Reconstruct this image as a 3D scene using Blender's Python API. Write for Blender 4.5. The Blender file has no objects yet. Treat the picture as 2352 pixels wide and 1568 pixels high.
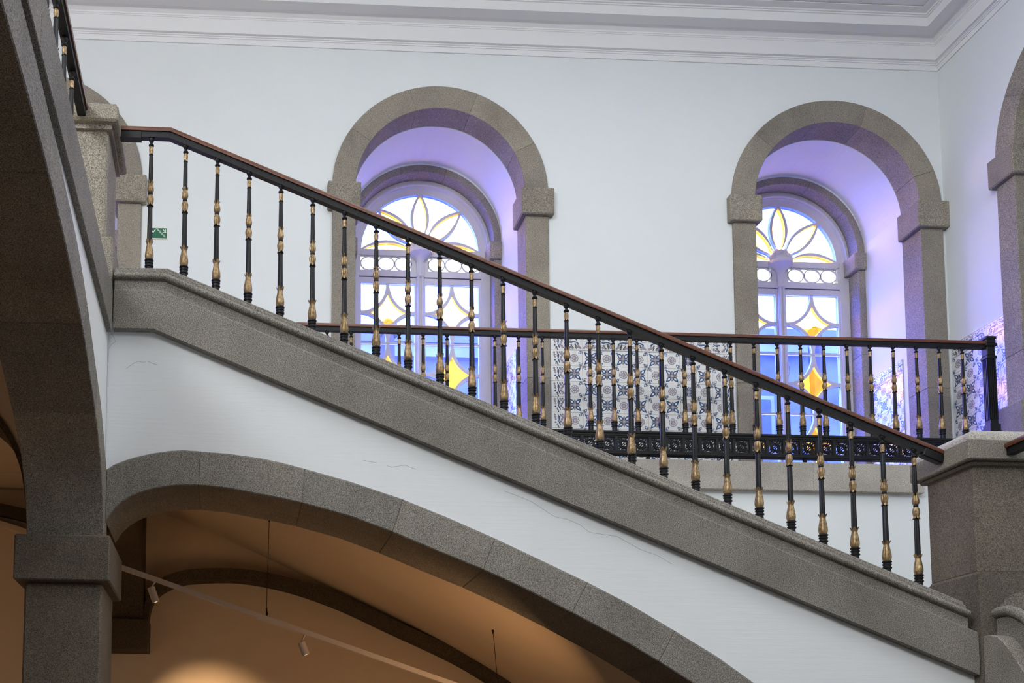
import bpy, math, random
from mathutils import Matrix, Vector
random.seed(7)
PI = math.pi
sc = bpy.context.scene
COL = sc.collection

# ------------------------------------------------------------------ camera, world, lights, exposure
FPX, PCX, PCY, CZ = 2470.0, 620.04475, 1581.30195, 1.6
RR = Vector((0.9990916824640489, -0.041439794181693315, 0.009927411008662608))    # camera right
RD = Vector((0.013449065447413555, 0.08558844289217121, -0.9962398009926549))     # camera down
RF = Vector((0.040434300658564695, 0.9954684133117798, 0.08606802791269445))      # camera forward
cam = bpy.data.cameras.new('camera')
cam.sensor_width = 36.0
cam.lens = FPX / 2352 * 36.0
cam.shift_x = (1176 - PCX) / 2352
cam.shift_y = (PCY - 784) / 2352
cam.clip_end = 300
cam_ob = bpy.data.objects.new('camera', cam)
COL.objects.link(cam_ob)
m = Matrix.Identity(4)
for i in range(3):
    m[i][0] = RR[i]; m[i][1] = -RD[i]; m[i][2] = -RF[i]
m[2][3] = CZ
cam_ob.matrix_world = m
sc.camera = cam_ob

sc.view_settings.view_transform = 'Standard'
sc.view_settings.look = 'None'
sc.view_settings.gamma = 1.0
sc.view_settings.use_curve_mapping = False
sc.view_settings.exposure = 0.0

world = bpy.data.worlds.new('overcast_sky')
sc.world = world
world.use_nodes = True
bg = world.node_tree.nodes['Background']
bg.inputs[0].default_value = (0.93, 0.97, 1.0, 1)
bg.inputs[1].default_value = 42.0

def light(name, kind, loc, aim, energy, color, **kw):
    l = bpy.data.lights.new(name, kind)
    l.energy = energy
    l.color = color
    for k, v in kw.items():
        setattr(l, k, v)
    o = bpy.data.objects.new(name, l)
    COL.objects.link(o)
    o.location = loc
    d = Vector(aim) - Vector(loc)
    o.rotation_euler = d.to_track_quat('-Z', 'Y').to_euler()
    return o

# daylight through the roof lantern over the stairwell, and its second half nearer the entrance
light('roof_lantern', 'AREA', (3.2, 3.9, 9.3), (3.2, 3.9, 0), 250, (0.975, 0.985, 1.0), shape='RECTANGLE', size=4.6, size_y=6.2)
# added fill lamp behind the camera, lifts the back wall and cornice
light('front_fill', 'AREA', (2.5, -4.6, 8.0), (2.5, 9, 6.4), 160, (0.98, 0.99, 1.0), shape='RECTANGLE', size=7.0, size_y=1.2)
# unseen fill lamp added above the gallery to brighten right wall and cornice
light('side_fill', 'AREA', (-4.4, .6, 8.1), (6.7, 6.8, 6.2), 820, (0.96, 0.985, 1.0), shape='RECTANGLE', size=6.5, size_y=1.1)
# sky portals in the three window openings (they only guide the sky's own light)
for wx in (-1.83, 1.9085, 5.645):
    o = light('window_daylight', 'AREA', (wx, 10.72, 5.95), (wx, 0, 5.95), 1, (1, 1, 1), shape='RECTANGLE', size=1.3, size_y=3.4)
    o.data.cycles.is_portal = True

# ------------------------------------------------------------------ pixel rays of the photograph -> points of the place
def ray(x, y):
    a, b = (x - PCX) / FPX, (y - PCY) / FPX
    return RR * a + RD * b + RF
def aY(x, y, Y):
    d = ray(x, y); p = d * (Y / d.y); p.z += CZ; return p
def aX(x, y, X):
    d = ray(x, y); p = d * (X / d.x); p.z += CZ; return p

# ------------------------------------------------------------------ materials
def nt(name):
    mt = bpy.data.materials.new(name)
    mt.use_nodes = True
    t = mt.node_tree
    return mt, t, t.nodes['Principled BSDF']
def mapped(t, scale, detail=2, rough=.5, kind='ShaderNodeTexNoise', src=None, stretch=None):
    g = t.nodes.new('ShaderNodeNewGeometry')
    out = g.outputs['Position']
    if stretch:
        mp = t.nodes.new('ShaderNodeMapping')
        mp.inputs['Scale'].default_value = stretch
        t.links.new(out, mp.inputs['Vector']); out = mp.outputs['Vector']
    n = t.nodes.new(kind)
    n.inputs['Scale'].default_value = scale
    if kind == 'ShaderNodeTexNoise':
        n.inputs['Detail'].default_value = detail
        n.inputs['Roughness'].default_value = rough
    t.links.new(out, n.inputs['Vector'])
    return n
def ramp(t, fac, stops):
    r = t.nodes.new('ShaderNodeValToRGB')
    e = r.color_ramp.elements
    while len(e) < len(stops): e.new(0.5)
    for q, (p, c) in zip(e, stops):
        q.position = p
        q.color = (c, c, c, 1) if not isinstance(c, tuple) else (*c, 1)
    t.links.new(fac, r.inputs['Fac'])
    return r.outputs['Color']
def mul(t, a, b, fac=1.0, mode='MULTIPLY'):
    mx = t.nodes.new('ShaderNodeMix'); mx.data_type = 'RGBA'; mx.blend_type = mode
    mx.inputs['Factor'].default_value = fac
    t.links.new(a, mx.inputs['A'])
    if isinstance(b, tuple): mx.inputs['B'].default_value = (*b, 1)
    else: t.links.new(b, mx.inputs['B'])
    return mx.outputs['Result']
def bump(t, bs, h, strength, dist):
    b = t.nodes.new('ShaderNodeBump')
    b.inputs['Strength'].default_value = strength
    b.inputs['Distance'].default_value = dist
    t.links.new(h, b.inputs['Height'])
    t.links.new(b.outputs['Normal'], bs.inputs['Normal'])

def granite(name, tint, scale=235, contrast=1.0):
    mt, t, bs = nt(name)
    n = mapped(t, scale, 3, .62)
    def c(v): return tuple(max(0, .5 * (1 - contrast) * .5 + v * contrast) * k for k in tint)
    col = ramp(t, n.outputs['Fac'], [(.28, c(.09)), (.41, c(.26)), (.52, c(.47)), (.64, c(.72)), (.78, c(.95))])
    v = mapped(t, scale * .55, kind='ShaderNodeTexVoronoi')
    col = mul(t, col, ramp(t, v.outputs['Distance'], [(.0, .35), (.18, .62), (.28, 1.0)]))
    s = mapped(t, 2.3, 4, .6)
    col = mul(t, col, ramp(t, s.outputs['Fac'], [(.3, (.78, .77, .76)), (.55, (1, 1, 1)), (.75, (1.1, 1.08, 1.04))]))
    oi = t.nodes.new('ShaderNodeObjectInfo')
    col = mul(t, col, ramp(t, oi.outputs['Random'], [(0, (.86, .86, .87)), (1, (1.1, 1.08, 1.05))]))
    t.links.new(col, bs.inputs['Base Color'])
    bs.inputs['Roughness'].default_value = .78
    bs.inputs['Specular IOR Level'].default_value = .3
    bump(t, bs, n.outputs['Fac'], .45, .006)
    return mt
def plaster(name, color, wear=.06, streak=True):
    mt, t, bs = nt(name)
    n = mapped(t, 1.4, 5, .65)
    col = ramp(t, n.outputs['Fac'], [(.25, tuple(k * (1 - wear) for k in color)), (.7, color)])
    if streak:
        w = mapped(t, 9, 4, .7, stretch=(.35, .35, 6))
        col = mul(t, col, ramp(t, w.outputs['Fac'], [(.28, .9), (.40, 1.0)]), .55)
        bump(t, bs, w.outputs['Fac'], .25, .004)
    t.links.new(col, bs.inputs['Base Color'])
    bs.inputs['Roughness'].default_value = .85
    bs.inputs['Specular IOR Level'].default_value = .2
    return mt
def plain(name, color, rough=.5, metal=0.0, spec=.5, var=.12, vs=14, coat=0):
    mt, t, bs = nt(name)
    n = mapped(t, vs, 3, .6)
    col = ramp(t, n.outputs['Fac'], [(.3, tuple(k * (1 - var) for k in color)), (.7, tuple(min(1, k * (1 + var * .5)) for k in color))])
    t.links.new(col, bs.inputs['Base Color'])
    bs.inputs['Roughness'].default_value = rough
    bs.inputs['Metallic'].default_value = metal
    bs.inputs['Specular IOR Level'].default_value = spec
    bs.inputs['Coat Weight'].default_value = coat
    return mt
def wood(name):
    mt, t, bs = nt(name)
    n = mapped(t, 6, 5, .7, stretch=(.6, 9, 9))
    col = ramp(t, n.outputs['Fac'], [(.3, (.05, .016, .008)), (.5, (.115, .036, .016)), (.7, (.18, .062, .028))])
    t.links.new(col, bs.inputs['Base Color'])
    bs.inputs['Roughness'].default_value = .28
    bs.inputs['Coat Weight'].default_value = .2
    bs.inputs['Coat Roughness'].default_value = .15
    return mt
def gilt(name):
    mt, t, bs = nt(name)
    n = mapped(t, 60, 4, .65)
    col = ramp(t, n.outputs['Fac'], [(.3, (.12, .078, .038)), (.5, (.30, .205, .102)), (.72, (.50, .365, .20))])
    t.links.new(col, bs.inputs['Base Color'])
    bs.inputs['Metallic'].default_value = .6
    bs.inputs['Roughness'].default_value = .46
    bump(t, bs, n.outputs['Fac'], .2, .002)
    return mt
def glass(name, color, gloss=.04):
    mt = bpy.data.materials.new(name); mt.use_nodes = True
    t = mt.node_tree
    t.nodes.clear()
    out = t.nodes.new('ShaderNodeOutputMaterial')
    tr = t.nodes.new('ShaderNodeBsdfTransparent')
    n = mapped(t, 7, 4, .6)
    color = tuple(k ** .5 for k in color)         # a ray crosses both faces of the pane
    t.links.new(ramp(t, n.outputs['Fac'], [(.25, tuple(k * .88 for k in color)), (.75, color)]), tr.inputs['Color'])
    gl = t.nodes.new('ShaderNodeBsdfGlossy'); gl.inputs['Roughness'].default_value = .08
    mx = t.nodes.new('ShaderNodeMixShader'); mx.inputs[0].default_value = gloss
    t.links.new(tr.outputs[0], mx.inputs[1]); t.links.new(gl.outputs[0], mx.inputs[2])
    t.links.new(mx.outputs[0], out.inputs['Surface'])
    return mt
def emit(name, color, s):
    mt, t, bs = nt(name)
    bs.inputs['Base Color'].default_value = (*color, 1)
    bs.inputs['Emission Color'].default_value = (*color, 1)
    bs.inputs['Emission Strength'].default_value = s
    return mt

M = dict(
    granite=granite('granite_grey', (.55, .515, .455), 205, 1.12),
    granite_warm=granite('granite_warm', (.64, .59, .495), 210),
    granite_dark=granite('granite_brown_shaded', (.37, .32, .255), 225),  # brown stone, darkened further so its colour carries the column's and newel's shade
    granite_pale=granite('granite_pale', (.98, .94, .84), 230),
    granite_unlit=granite('granite_unlit', (.20, .15, .10), 220),  # shade of the unlit ribs, pier, corbel and bay arch put into the colour
    white=plaster('white_plaster', (.80, .82, .83), .04),
    hall=plaster('hall_plaster', (.735, .78, .79), .03, False),
    moulding=plaster('cornice_plaster', (.80, .81, .82), .03, False),
    stone_dim=plaster('entrance_stone', (.36, .34, .31), .1, False),
    cream=plaster('cream_plaster', (.74, .60, .44), .08, False),
    iron=plain('black_iron', (.0085, .009, .0102), .46, .0, .28, .3, 40),
    gilt=gilt('gilt_paint'),
    wood=wood('mahogany'),
    frame=plain('white_paint', (.60, .59, .615), .5, 0, .4, .06, 5),
    blue=glass('blue_glass', (.080, .135, .92)),
    amber=glass('amber_glass', (.8, .36, .045)),
    clear=glass('clear_glass', (.11, .112, .113)),
    tile=plain('tile_glaze', (.74, .75, .74), .18, 0, .5, .05, 9),
    tblue=plain('tile_blue', (.022, .088, .22), .2, 0, .5, .45, 30),
    tgrey=plain('tile_manganese', (.30, .27, .30), .2, 0, .5, .5, 40),
    tdark=plain('tile_outline', (.085, .075, .085), .2, 0, .5, .3, 40),
    tlilac=plain('tile_wash', (.52, .49, .54), .2, 0, .5, .2, 40),
    floor=plain('floor_stone', (.06, .042, .026), .5, 0, .4, .15, 3),
    green=plain('sign_green', (.012, .12, .065), .45, 0, .4, .05, 9),
    signw=plain('sign_white', (.80, .84, .74), .5, 0, .4, .03, 9),
    track=plain('track_white', (.62, .56, .50), .45, 0, .4, .04, 9),
    slate=plain('slate_dark', (.075, .077, .08), .7, 0, .3, .3, .8),
    facade=plain('facade_grey', (.15, .147, .14), .8, 0, .3, .45, .5),
    facade_l=plain('facade_light', (.22, .217, .21), .8, 0, .3, .3, .6),
    leaf=plain('foliage', (.05, .055, .025), .8, 0, .2, .5, 2),
    bark=plain('bark', (.08, .06, .045), .9, 0, .2, .3, 6),
    ground=plain('street', (.13, .13, .13), .9, 0, .2, .2, .4),
    lamp=emit('lamp_lens', (1.0, .72, .42), 1.0),
)

# ------------------------------------------------------------------ mesh helpers
WL = {}
def wl(o):
    return WL.get(o.name, Vector((0, 0, 0)))
class MB:
    def __init__(s): s.v = []; s.f = []; s.mi = []; s.mat = 0
    def add(s, vs, fs):
        b = len(s.v); s.v += [tuple(v) for v in vs]
        for f in fs: s.f.append([b + i for i in f]); s.mi.append(s.mat)
        return s
    def box(s, x0, x1, y0, y1, z0, z1):
        v = [(x, y, z) for z in (z0, z1) for y in (y0, y1) for x in (x0, x1)]
        return s.add(v, [(0, 2, 3, 1), (4, 5, 7, 6), (0, 1, 5, 4), (2, 6, 7, 3), (0, 4, 6, 2), (1, 3, 7, 5)])
    def prism(s, poly, fn, w0, w1):
        n = len(poly)
        v = [fn(a, b, w0) for a, b in poly] + [fn(a, b, w1) for a, b in poly]
        fs = [list(range(n))[::-1], list(range(n, 2 * n))]
        for i in range(n):
            j = (i + 1) % n
            fs.append((i, j, n + j, n + i))
        return s.add(v, fs)
    def band(s, a, b, fn, w0, w1, close=False):
        """solid strip between the polylines a and b (same length)"""
        n = len(a)
        for i in range(n if close else n - 1):
            j = (i + 1) % n
            P = [a[i], a[j], b[j], b[i]]
            v = [fn(*p, w0) for p in P] + [fn(*p, w1) for p in P]
            s.add(v, [(3, 2, 1, 0), (4, 5, 6, 7), (0, 1, 5, 4), (2, 3, 7, 6)])
        if not close:
            for i in (0, n - 1):
                s.add([fn(*a[i], w0), fn(*b[i], w0), fn(*b[i], w1), fn(*a[i], w1)], [(0, 1, 2, 3)])
        return s
    def lathe(s, prof, n=16, lobes=0, cx=0, cy=0, caps=True):
        """prof rows: (r, z, lobe amplitude of r, lobe amplitude of z)"""
        rows = []
        for p in prof:
            r, z = p[0], p[1]
            ar = p[2] if len(p) > 2 else 0
            az = p[3] if len(p) > 3 else 0
            row = []
            for k in range(n):
                th = 2 * PI * k / n
                c = (2 * abs(math.cos(lobes * th / 2)) - 1) if lobes else 0
                row.append((cx + (r + ar * c) * math.cos(th), cy + (r + ar * c) * math.sin(th), z + az * c))
            rows.append(row)
        v = [p for r in rows for p in r]
        fs = []
        for i in range(len(rows) - 1):
            for k in range(n):
                q = (k + 1) % n
                fs.append((i * n + k, i * n + q, (i + 1) * n + q, (i + 1) * n + k))
        if caps:
            fs.append(list(range(n))[::-1]); fs.append([(len(rows) - 1) * n + k for k in range(n)])
        return s.add(v, fs)
    def tube(s, pts, r, n=8):
        """round bar along a polyline"""
        P = [Vector(p) for p in pts]
        rows = []
        for i, p in enumerate(P):
            t = (P[min(i + 1, len(P) - 1)] - P[max(i - 1, 0)]).normalized()
            u = t.cross(Vector((0, 0, 1)))
            if u.length < .05: u = t.cross(Vector((0, 1, 0)))
            u.normalize(); w = u.cross(t)
            rows.append([p + (u * math.cos(2 * PI * k / n) + w * math.sin(2 * PI * k / n)) * r for k in range(n)])
        v = [q for r_ in rows for q in r_]
        fs = [(i * n + k, i * n + (k + 1) % n, (i + 1) * n + (k + 1) % n, (i + 1) * n + k) for i in range(len(rows) - 1) for k in range(n)]
        fs += [list(range(n))[::-1], [(len(rows) - 1) * n + k for k in range(n)]]
        return s.add(v, fs)
    def sweep(s, prof, frames):
        """prof: closed list of (a,b); frames: list of functions (a,b)->point"""
        n = len(prof)
        v = [f(a, b) for f in frames for a, b in prof]
        fs = [(i * n + k, i * n + (k + 1) % n, (i + 1) * n + (k + 1) % n, (i + 1) * n + k) for i in range(len(frames) - 1) for k in range(n)]
        fs += [list(range(n))[::-1], [(len(frames) - 1) * n + k for k in range(n)]]
        return s.add(v, fs)
    def mesh(s, name, mats):
        me = bpy.data.meshes.new(name)
        me.from_pydata(s.v, [], s.f)
        for mt in (mats if isinstance(mats, (list, tuple)) else [mats]): me.materials.append(mt)
        if any(s.mi): me.polygons.foreach_set('material_index', s.mi)
        me.validate()
        import bmesh
        bm = bmesh.new(); bm.from_mesh(me)
        if not s.raw: bmesh.ops.recalc_face_normals(bm, faces=bm.faces)
        bm.to_mesh(me); bm.free()
        return me
    raw = False
    def build(s, name, mats, parent=None, smooth=None, bevel=0):
        if parent is not None:
            o3 = wl(parent)
            s.v = [(x - o3.x, y - o3.y, z - o3.z) for x, y, z in s.v]
        me = s.mesh(name, mats)
        if smooth is not None:
            me.shade_smooth() if hasattr(me, 'shade_smooth') else None
            me.set_sharp_from_angle(angle=math.radians(smooth))
        return place(name, me, (0, 0, 0), parent, bevel)
def place(name, me, loc, parent=None, bevel=0):
    """link mesh me at loc (relative to the parent's origin)"""
    o = bpy.data.objects.new(name, me)
    COL.objects.link(o)
    o.location = loc
    WL[o.name] = Vector(loc)
    if parent is not None:
        o.parent = parent
        WL[o.name] = wl(parent) + Vector(loc)
    if bevel:
        b = o.modifiers.new('bevel', 'BEVEL'); b.width = bevel; b.segments = 1; b.limit_method = 'ANGLE'; b.angle_limit = math.radians(38)
    return o
def smooth_mesh(me, ang=40):
    me.shade_smooth(); me.set_sharp_from_angle(angle=math.radians(ang)); return me
def tag(o, label, cat, group=None):
    o['label'] = label; o['category'] = cat
    if group: o['group'] = group
    return o
def thing(name, loc, label, cat, group=None):
    o = bpy.data.objects.new(name, None); COL.objects.link(o)
    o.empty_display_size = .1
    o.location = loc; WL[o.name] = Vector(loc)
    return tag(o, label, cat, group)
def struct(o):
    o['kind'] = 'structure'; return o
def sempty(name, loc):
    o = bpy.data.objects.new(name, None); COL.objects.link(o)
    o.empty_display_size = .1
    o.location = loc; WL[o.name] = Vector(loc)
    return struct(o)
XZ = lambda a, b, w: (a, w, b)      # profile drawn on a wall facing the camera, w = depth
YZ = lambda a, b, w: (w, a, b)      # profile drawn on a side wall, w = x
def lerp(a, b, t): return a + (b - a) * t
def interp(pts, x):
    for (x0, y0), (x1, y1) in zip(pts, pts[1:]):
        if x <= x1: return y0 + (y1 - y0) * (x - x0) / (x1 - x0)
    return pts[-1][1]
def smoothpts(pts, n=4):
    out = []
    for i in range(len(pts) - 1):
        p0, p1, p2, p3 = pts[max(i - 1, 0)], pts[i], pts[i + 1], pts[min(i + 2, len(pts) - 1)]
        for k in range(n):
            t = k / n
            out.append(tuple(.5 * (2 * p1[q] + (p2[q] - p0[q]) * t + (2 * p0[q] - 5 * p1[q] + 4 * p2[q] - p3[q]) * t * t + (3 * p1[q] - p0[q] - 3 * p2[q] + p3[q]) * t ** 3) for q in (0, 1)))
    out.append(tuple(pts[-1]))
    return out

# ------------------------------------------------------------------ the shell of the stairwell
YW, XW = 9.42, 6.68               # window wall, right-hand wall
YI, YR, YF = 9.67, 10.27, 10.45   # back of the stone lining, rear arch, window frame
ZF, ZS = 4.30, 7.045              # landing floor, springing of the arches
ZC = 8.766                        # ceiling
RO, RI = 1.0, .785
WX = (-1.83, 1.9085, 5.645)
XL, YB = -4.5, -5.0

def arched(mb, fn, u0, u1, zb, zt, w0, w1, openings, n=48):
    """wall slab with round-headed openings (centre, half width, springing, sill)"""
    us = u0
    for c, r, zs, sill in openings:
        mb.prism([(us, zb), (c - r, zb), (c - r, zt), (us, zt)], fn, w0, w1)
        if sill > zb: mb.prism([(c - r, zb), (c + r, zb), (c + r, sill), (c - r, sill)], fn, w0, w1)
        arc = [(c - r * math.cos(PI * k / n), zs + r * math.sin(PI * k / n)) for k in range(n + 1)]
        mb.band(arc, [(a, zt) for a, b in arc], fn, w0, w1)
        us = c + r
    mb.prism([(us, zb), (u1, zb), (u1, zt), (us, zt)], fn, w0, w1)
def wall_back():
    mb = MB()
    arched(mb, XZ, XL, XW + .3, ZF - .02, ZC, YW, YI, [(c, RO - .004, ZS, ZF) for c in WX])
    arched(mb, XZ, XL, XW + .3, ZF - .02, ZC, YI, YR, [(c, RI, ZS - .006, ZF) for c in WX])
    arched(mb, XZ, XL, XW + .3, ZF - .02, ZC, YR, YF + .2, [(c, RI - .003, 7.015, ZF) for c in WX])
    return struct(mb.build('wall_back', M['hall']))
wall_back()
YA = 7.70                         # archway in the right-hand wall
mb = MB()
arched(mb, YZ, YB, YW, 0, ZC, XW, XW + .26, [(YA, RO - .004, ZS, ZF)])
arched(mb, YZ, YB, YW, 0, ZC, XW + .26, XW + .9, [(YA, RI, ZS, ZF)])
mb.box(XW + .9, XW + 1.0, YA - 1.1, YA + 1.1, ZF - .1, ZC)
struct(mb.build('wall_right', M['hall']))
struct(MB().box(XL - .2, XL, YB, YF + .2, 0, ZC).build('wall_left', M['hall']))
struct(MB().box(XL, XW + .3, YB - .2, YB, 0, ZC).build('wall_front', M['stone_dim']))
struct(MB().box(XL - .2, XW + 1.2, YB - .2, 9.3, -.2, 0).build('floor', M['floor']))
# ceiling with the opening of the roof lantern
LX0, LX1, LY0, LY1 = .8, 5.6, .7, 7.1
mb = MB()
for x0, x1, y0, y1 in ((XL, LX0, YB, YF), (LX1, XW + 1, YB, YF), (LX0, LX1, YB, LY0), (LX0, LX1, LY1, YF)):
    mb.box(x0, x1, y0, y1, ZC, ZC + .12)
mb.box(LX0 - .1, LX0, LY0, LY1, ZC, ZC + .9); mb.box(LX1, LX1 + .1, LY0, LY1, ZC, ZC + .9)
mb.box(LX0 - .1, LX1 + .1, LY0 - .1, LY0, ZC, ZC + .9); mb.box(LX0 - .1, LX1 + .1, LY1, LY1 + .1, ZC, ZC + .9)
mb.box(LX0 - .1, LX1 + .1, LY0 - .1, LY1 + .1, ZC + .9, ZC + 1)
struct(mb.build('ceiling', M['moulding']))
# cornice running along both walls, mitred in the corner
prof = [(-.01, 8.389), (.012, 8.389), (.012, 8.440), (.020, 8.440), (.020, 8.452), (.030, 8.455), (.030, 8.464), (.056, 8.466), (.056, 8.600),
        (.062, 8.602), (.064, 8.612), (.070, 8.613), (.072, 8.626), (.085, 8.634), (.105, 8.648), (.130, 8.654), (.150, 8.650), (.152, 8.643), (.26, 8.644),
        (.26, 8.728), (.272, 8.730), (.272, 8.741), (.284, 8.742), (.29, 8.752), (.32, 8.753), (.36, 8.756), (.36, 8.762), (.30, 8.764), (.30, 8.80), (-.01, 8.80)]
mb = MB()
mb.sweep(prof, [lambda d, z: (XL, YW - d, z), lambda d, z: (XW - d, YW - d, z), lambda d, z: (XW - d, YB, z)])
struct(mb.build('trim_1', M['moulding']))

# landing in front of the windows
Z1 = aY(1700, 1058, 8.5).z; Z0 = aY(1700, 1123, 8.5).z
XE = aY(2124, 1125, 8.5).x
mb = MB()
mb.box(XL, 5.4, 8.62, YF + .1, Z0 + .02, ZF)
mb.box(5.4, XW, 8.92, YF + .1, Z0 + .02, ZF)
struct(mb.build('floor_landing', M['granite_warm']))
pts = [(a, b) for a, b in ((.2, Z0), (XE, Z0), (XE, Z1 - .05), (XE - .012, Z1 - .018), (XE - .045, Z1), (.2, Z1))]
edge = thing('landing_edge', (3, 8.5, Z0), 'pale granite edge of the far landing under the iron girder, chipped along its middle', 'stone edge')
xs = [-.5, 1.9, 3.55, 4.82, XE]
for x0, x1 in zip(xs, xs[1:]):
    mb = MB()
    if x1 == XE:
        mb.prism([(x0, Z0), (XE, Z0), (XE, Z1 - .05), (XE - .012, Z1 - .018), (XE - .045, Z1), (x0, Z1)], XZ, 8.5, 8.62)
    else: mb.box(x0, x1, 8.5, 8.62, Z0, Z1)
    mb.build('edge_stone', M['granite_pale'], edge, bevel=.004)

# ------------------------------------------------------------------ stair wall, its rampant arch and the string
YS = 6.03
outer_px = [(244, 1079), (262, 1067), (285, 1058), (310, 1050), (336, 1044), (363, 1038.8), (392, 1035.2), (420, 1033.7), (460, 1036.5), (526, 1042), (598, 1052), (650, 1063), (700, 1076.5), (804, 1105.7), (926, 1147), (1027, 1188), (1137.5, 1236.6), (1236, 1283), (1350, 1337.5), (1442, 1385), (1551, 1449), (1646, 1507), (1731, 1568), (1850, 1662), (1980, 1785), (2110, 1940), (2200, 2090), (2250, 2250), (2262, 2449)]
inner_px = [(241, 1198), (245, 1190), (251, 1182), (261, 1169.4), (278, 1153), (298, 1140.8), (320, 1131), (346.5, 1123.5), (375, 1117.5), (404, 1114.3), (436, 1113.3), (465, 1114.3), (526, 1121.4), (608, 1136.7), (655, 1146), (700, 1156.5), (804, 1185), (902, 1221.7), (998, 1262), (1111, 1308), (1206, 1351.5), (1315, 1407), (1420, 1463), (1514, 1519), (1592, 1568), (1710, 1652), (1850, 1775), (1990, 1940), (2080, 2090), (2130, 2250), (2142, 2449)]
joints = [(244, 241), (352, 346.5), (460, 455), (579, 574), (700, 693), (814, 800), (926, 902), (1137.5, 1111), (1350, 1315), (1551, 1514), (1731, 1640), (1980, 1850), (2200, 2080), (2262, 2142)]
joints = [j for i, j in enumerate(joints) if i not in (1, 3, 5)]
def w2(p, Y): q = aY(*p, Y); return (q.x, q.z)
def seg(px, x0, x1, Y):
    pts = [(x0, interp(px, x0))] + [p for p in px if x0 + 4 < p[0] < x1 - 4] + [(x1, interp(px, x1))]
    return [w2(p, Y) for p in pts]
arch = thing('stair_arch', (1.5, YS, 0), 'long grey granite arch of dressed blocks rising below the staircase wall', 'arch')
for (a0, b0), (a1, b1) in zip(joints, joints[1:]):
    o = seg(outer_px, a0, a1, YS); i = seg(inner_px, b0, b1, YS)
    MB().prism(i + o[::-1], XZ, YS, 6.6).build('voussoir', M['granite'], arch, bevel=.0055)

# string line (top edge) at the front plane
TOP = [(-.677, 4.550), (-.380, 4.552), (4.345, 2.648)]
def offset_path(n):
    """the string's top line moved n down at right angles to itself"""
    out = []
    for i, p in enumerate(TOP):
        ds = []
        if i > 0: ds.append(Vector(TOP[i]) - Vector(TOP[i - 1]))
        if i < 2: ds.append(Vector(TOP[i + 1]) - Vector(TOP[i]))
        ns = [Vector((d.y, -d.x)).normalized() for d in ds]
        nn = sum(ns, Vector((0, 0))); nn.normalize()
        k = 1 / nn.dot(ns[0])
        q = Vector(p) + nn * (n * k)
        if i == 0: q = Vector((p[0], p[1] - n))
        if i == 2:
            s_ = ds[0].y / ds[0].x
            q = Vector((p[0], p[1] - n * math.sqrt(1 + s_ * s_)))
        out.append((q.x, q.y))
    return out
def at_path(n, x):
    P = offset_path(n)
    return interp(P, x)
# white wall between the arch and the string
bot = [w2(p, YS + .03) for p in outer_px]
lo = offset_path(.34)
poly = [(-.735, 4.25), (lo[1][0], 4.25 - .01), (4.40, lo[2][1] + .02), (4.40, 0)] + [bot[-1]] + bot[::-1][1:] + [(-.735, bot[0][1])]
WALL_S = struct(MB().prism(poly, XZ, 6.06, 6.58).build('wall_stair', M['white']))

# hairline cracks in the plaster
for pts in (((1158, 1128), (1191, 1140), (1221, 1152), (1250, 1170), (1274, 1186), (1304, 1193), (1334, 1205), (1355, 1223), (1399, 1228), (1418, 1232), (1469, 1262), (1510, 1276), (1544, 1296)),
            ((255, 763), (263, 775), (265, 784), (256, 792), (250, 801), (248, 830)), ((290, 846), (306, 835), (318, 829), (330, 832), (339, 828), (348, 834), (360, 838)),
            ((834, 1056), (851, 1060), (866, 1062)), ((888, 1069), (900, 1073), (914, 1070), (930, 1068), (945, 1073), (955, 1077))):
    P = [aY(x + random.uniform(-1, 1), y + random.uniform(-1, 1), 6.06) for x, y in pts]
    mb = MB(); mb.tube(P, .0008, 4); mb.build('crack', M['tgrey'], WALL_S)
stair = thing('staircase', (1.8, 6.0, 0), 'granite stair string with rounded coping, climbing from the lower newel up to the gallery', 'staircase')
xs_l = [-.677, .93, 2.95, 4.345]
xs_c = [-.677, -.38, 1.33, 2.41, 4.30]
def stone_run(name, x0, x1, prof, mat):
    """prof: closed list (y, n) swept between x0 and x1 along the string"""
    cuts = [x0] + ([TOP[1][0]] if x0 + .01 < TOP[1][0] < x1 - .01 else []) + [x1]
    mb = MB()
    def fr(x):
        if abs(x - TOP[1][0]) < .01: return lambda y, n: (offset_path(n)[1][0], y, offset_path(n)[1][1])
        return lambda y, n: (x, y, at_path(n, x))
    mb.sweep(prof, [fr(x) for x in cuts])
    return mb.build(name, mat, stair, smooth=35)
low_prof = [(6.0, .365), (6.0, .142), (6.011, .131), (6.03, .130), (6.03, .20), (6.2, .20), (6.2, .365)]
for x0, x1 in zip(xs_l, xs_l[1:]): stone_run('string_stone', x0, x1, low_prof, M['granite'])
tor = [(6.018 - .030 * math.sin(PI * k / 10), .030 + .042 * (1 - math.cos(PI * k / 10)) / 2) for k in range(11)]
cop_prof = [(6.36, .0), (6.36, -.022), (6.058, -.022), (6.052, -.016), (6.052, -.001), (6.036, .001), (6.030, .006), (6.030, .024), (6.022, .026)] + tor + [(6.020, .075), (6.020, .131), (6.2, .131), (6.2, .08)]
for x0, x1 in zip(xs_c, xs_c[1:]): stone_run('coping_stone', x0, x1, cop_prof, M['granite'])

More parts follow.
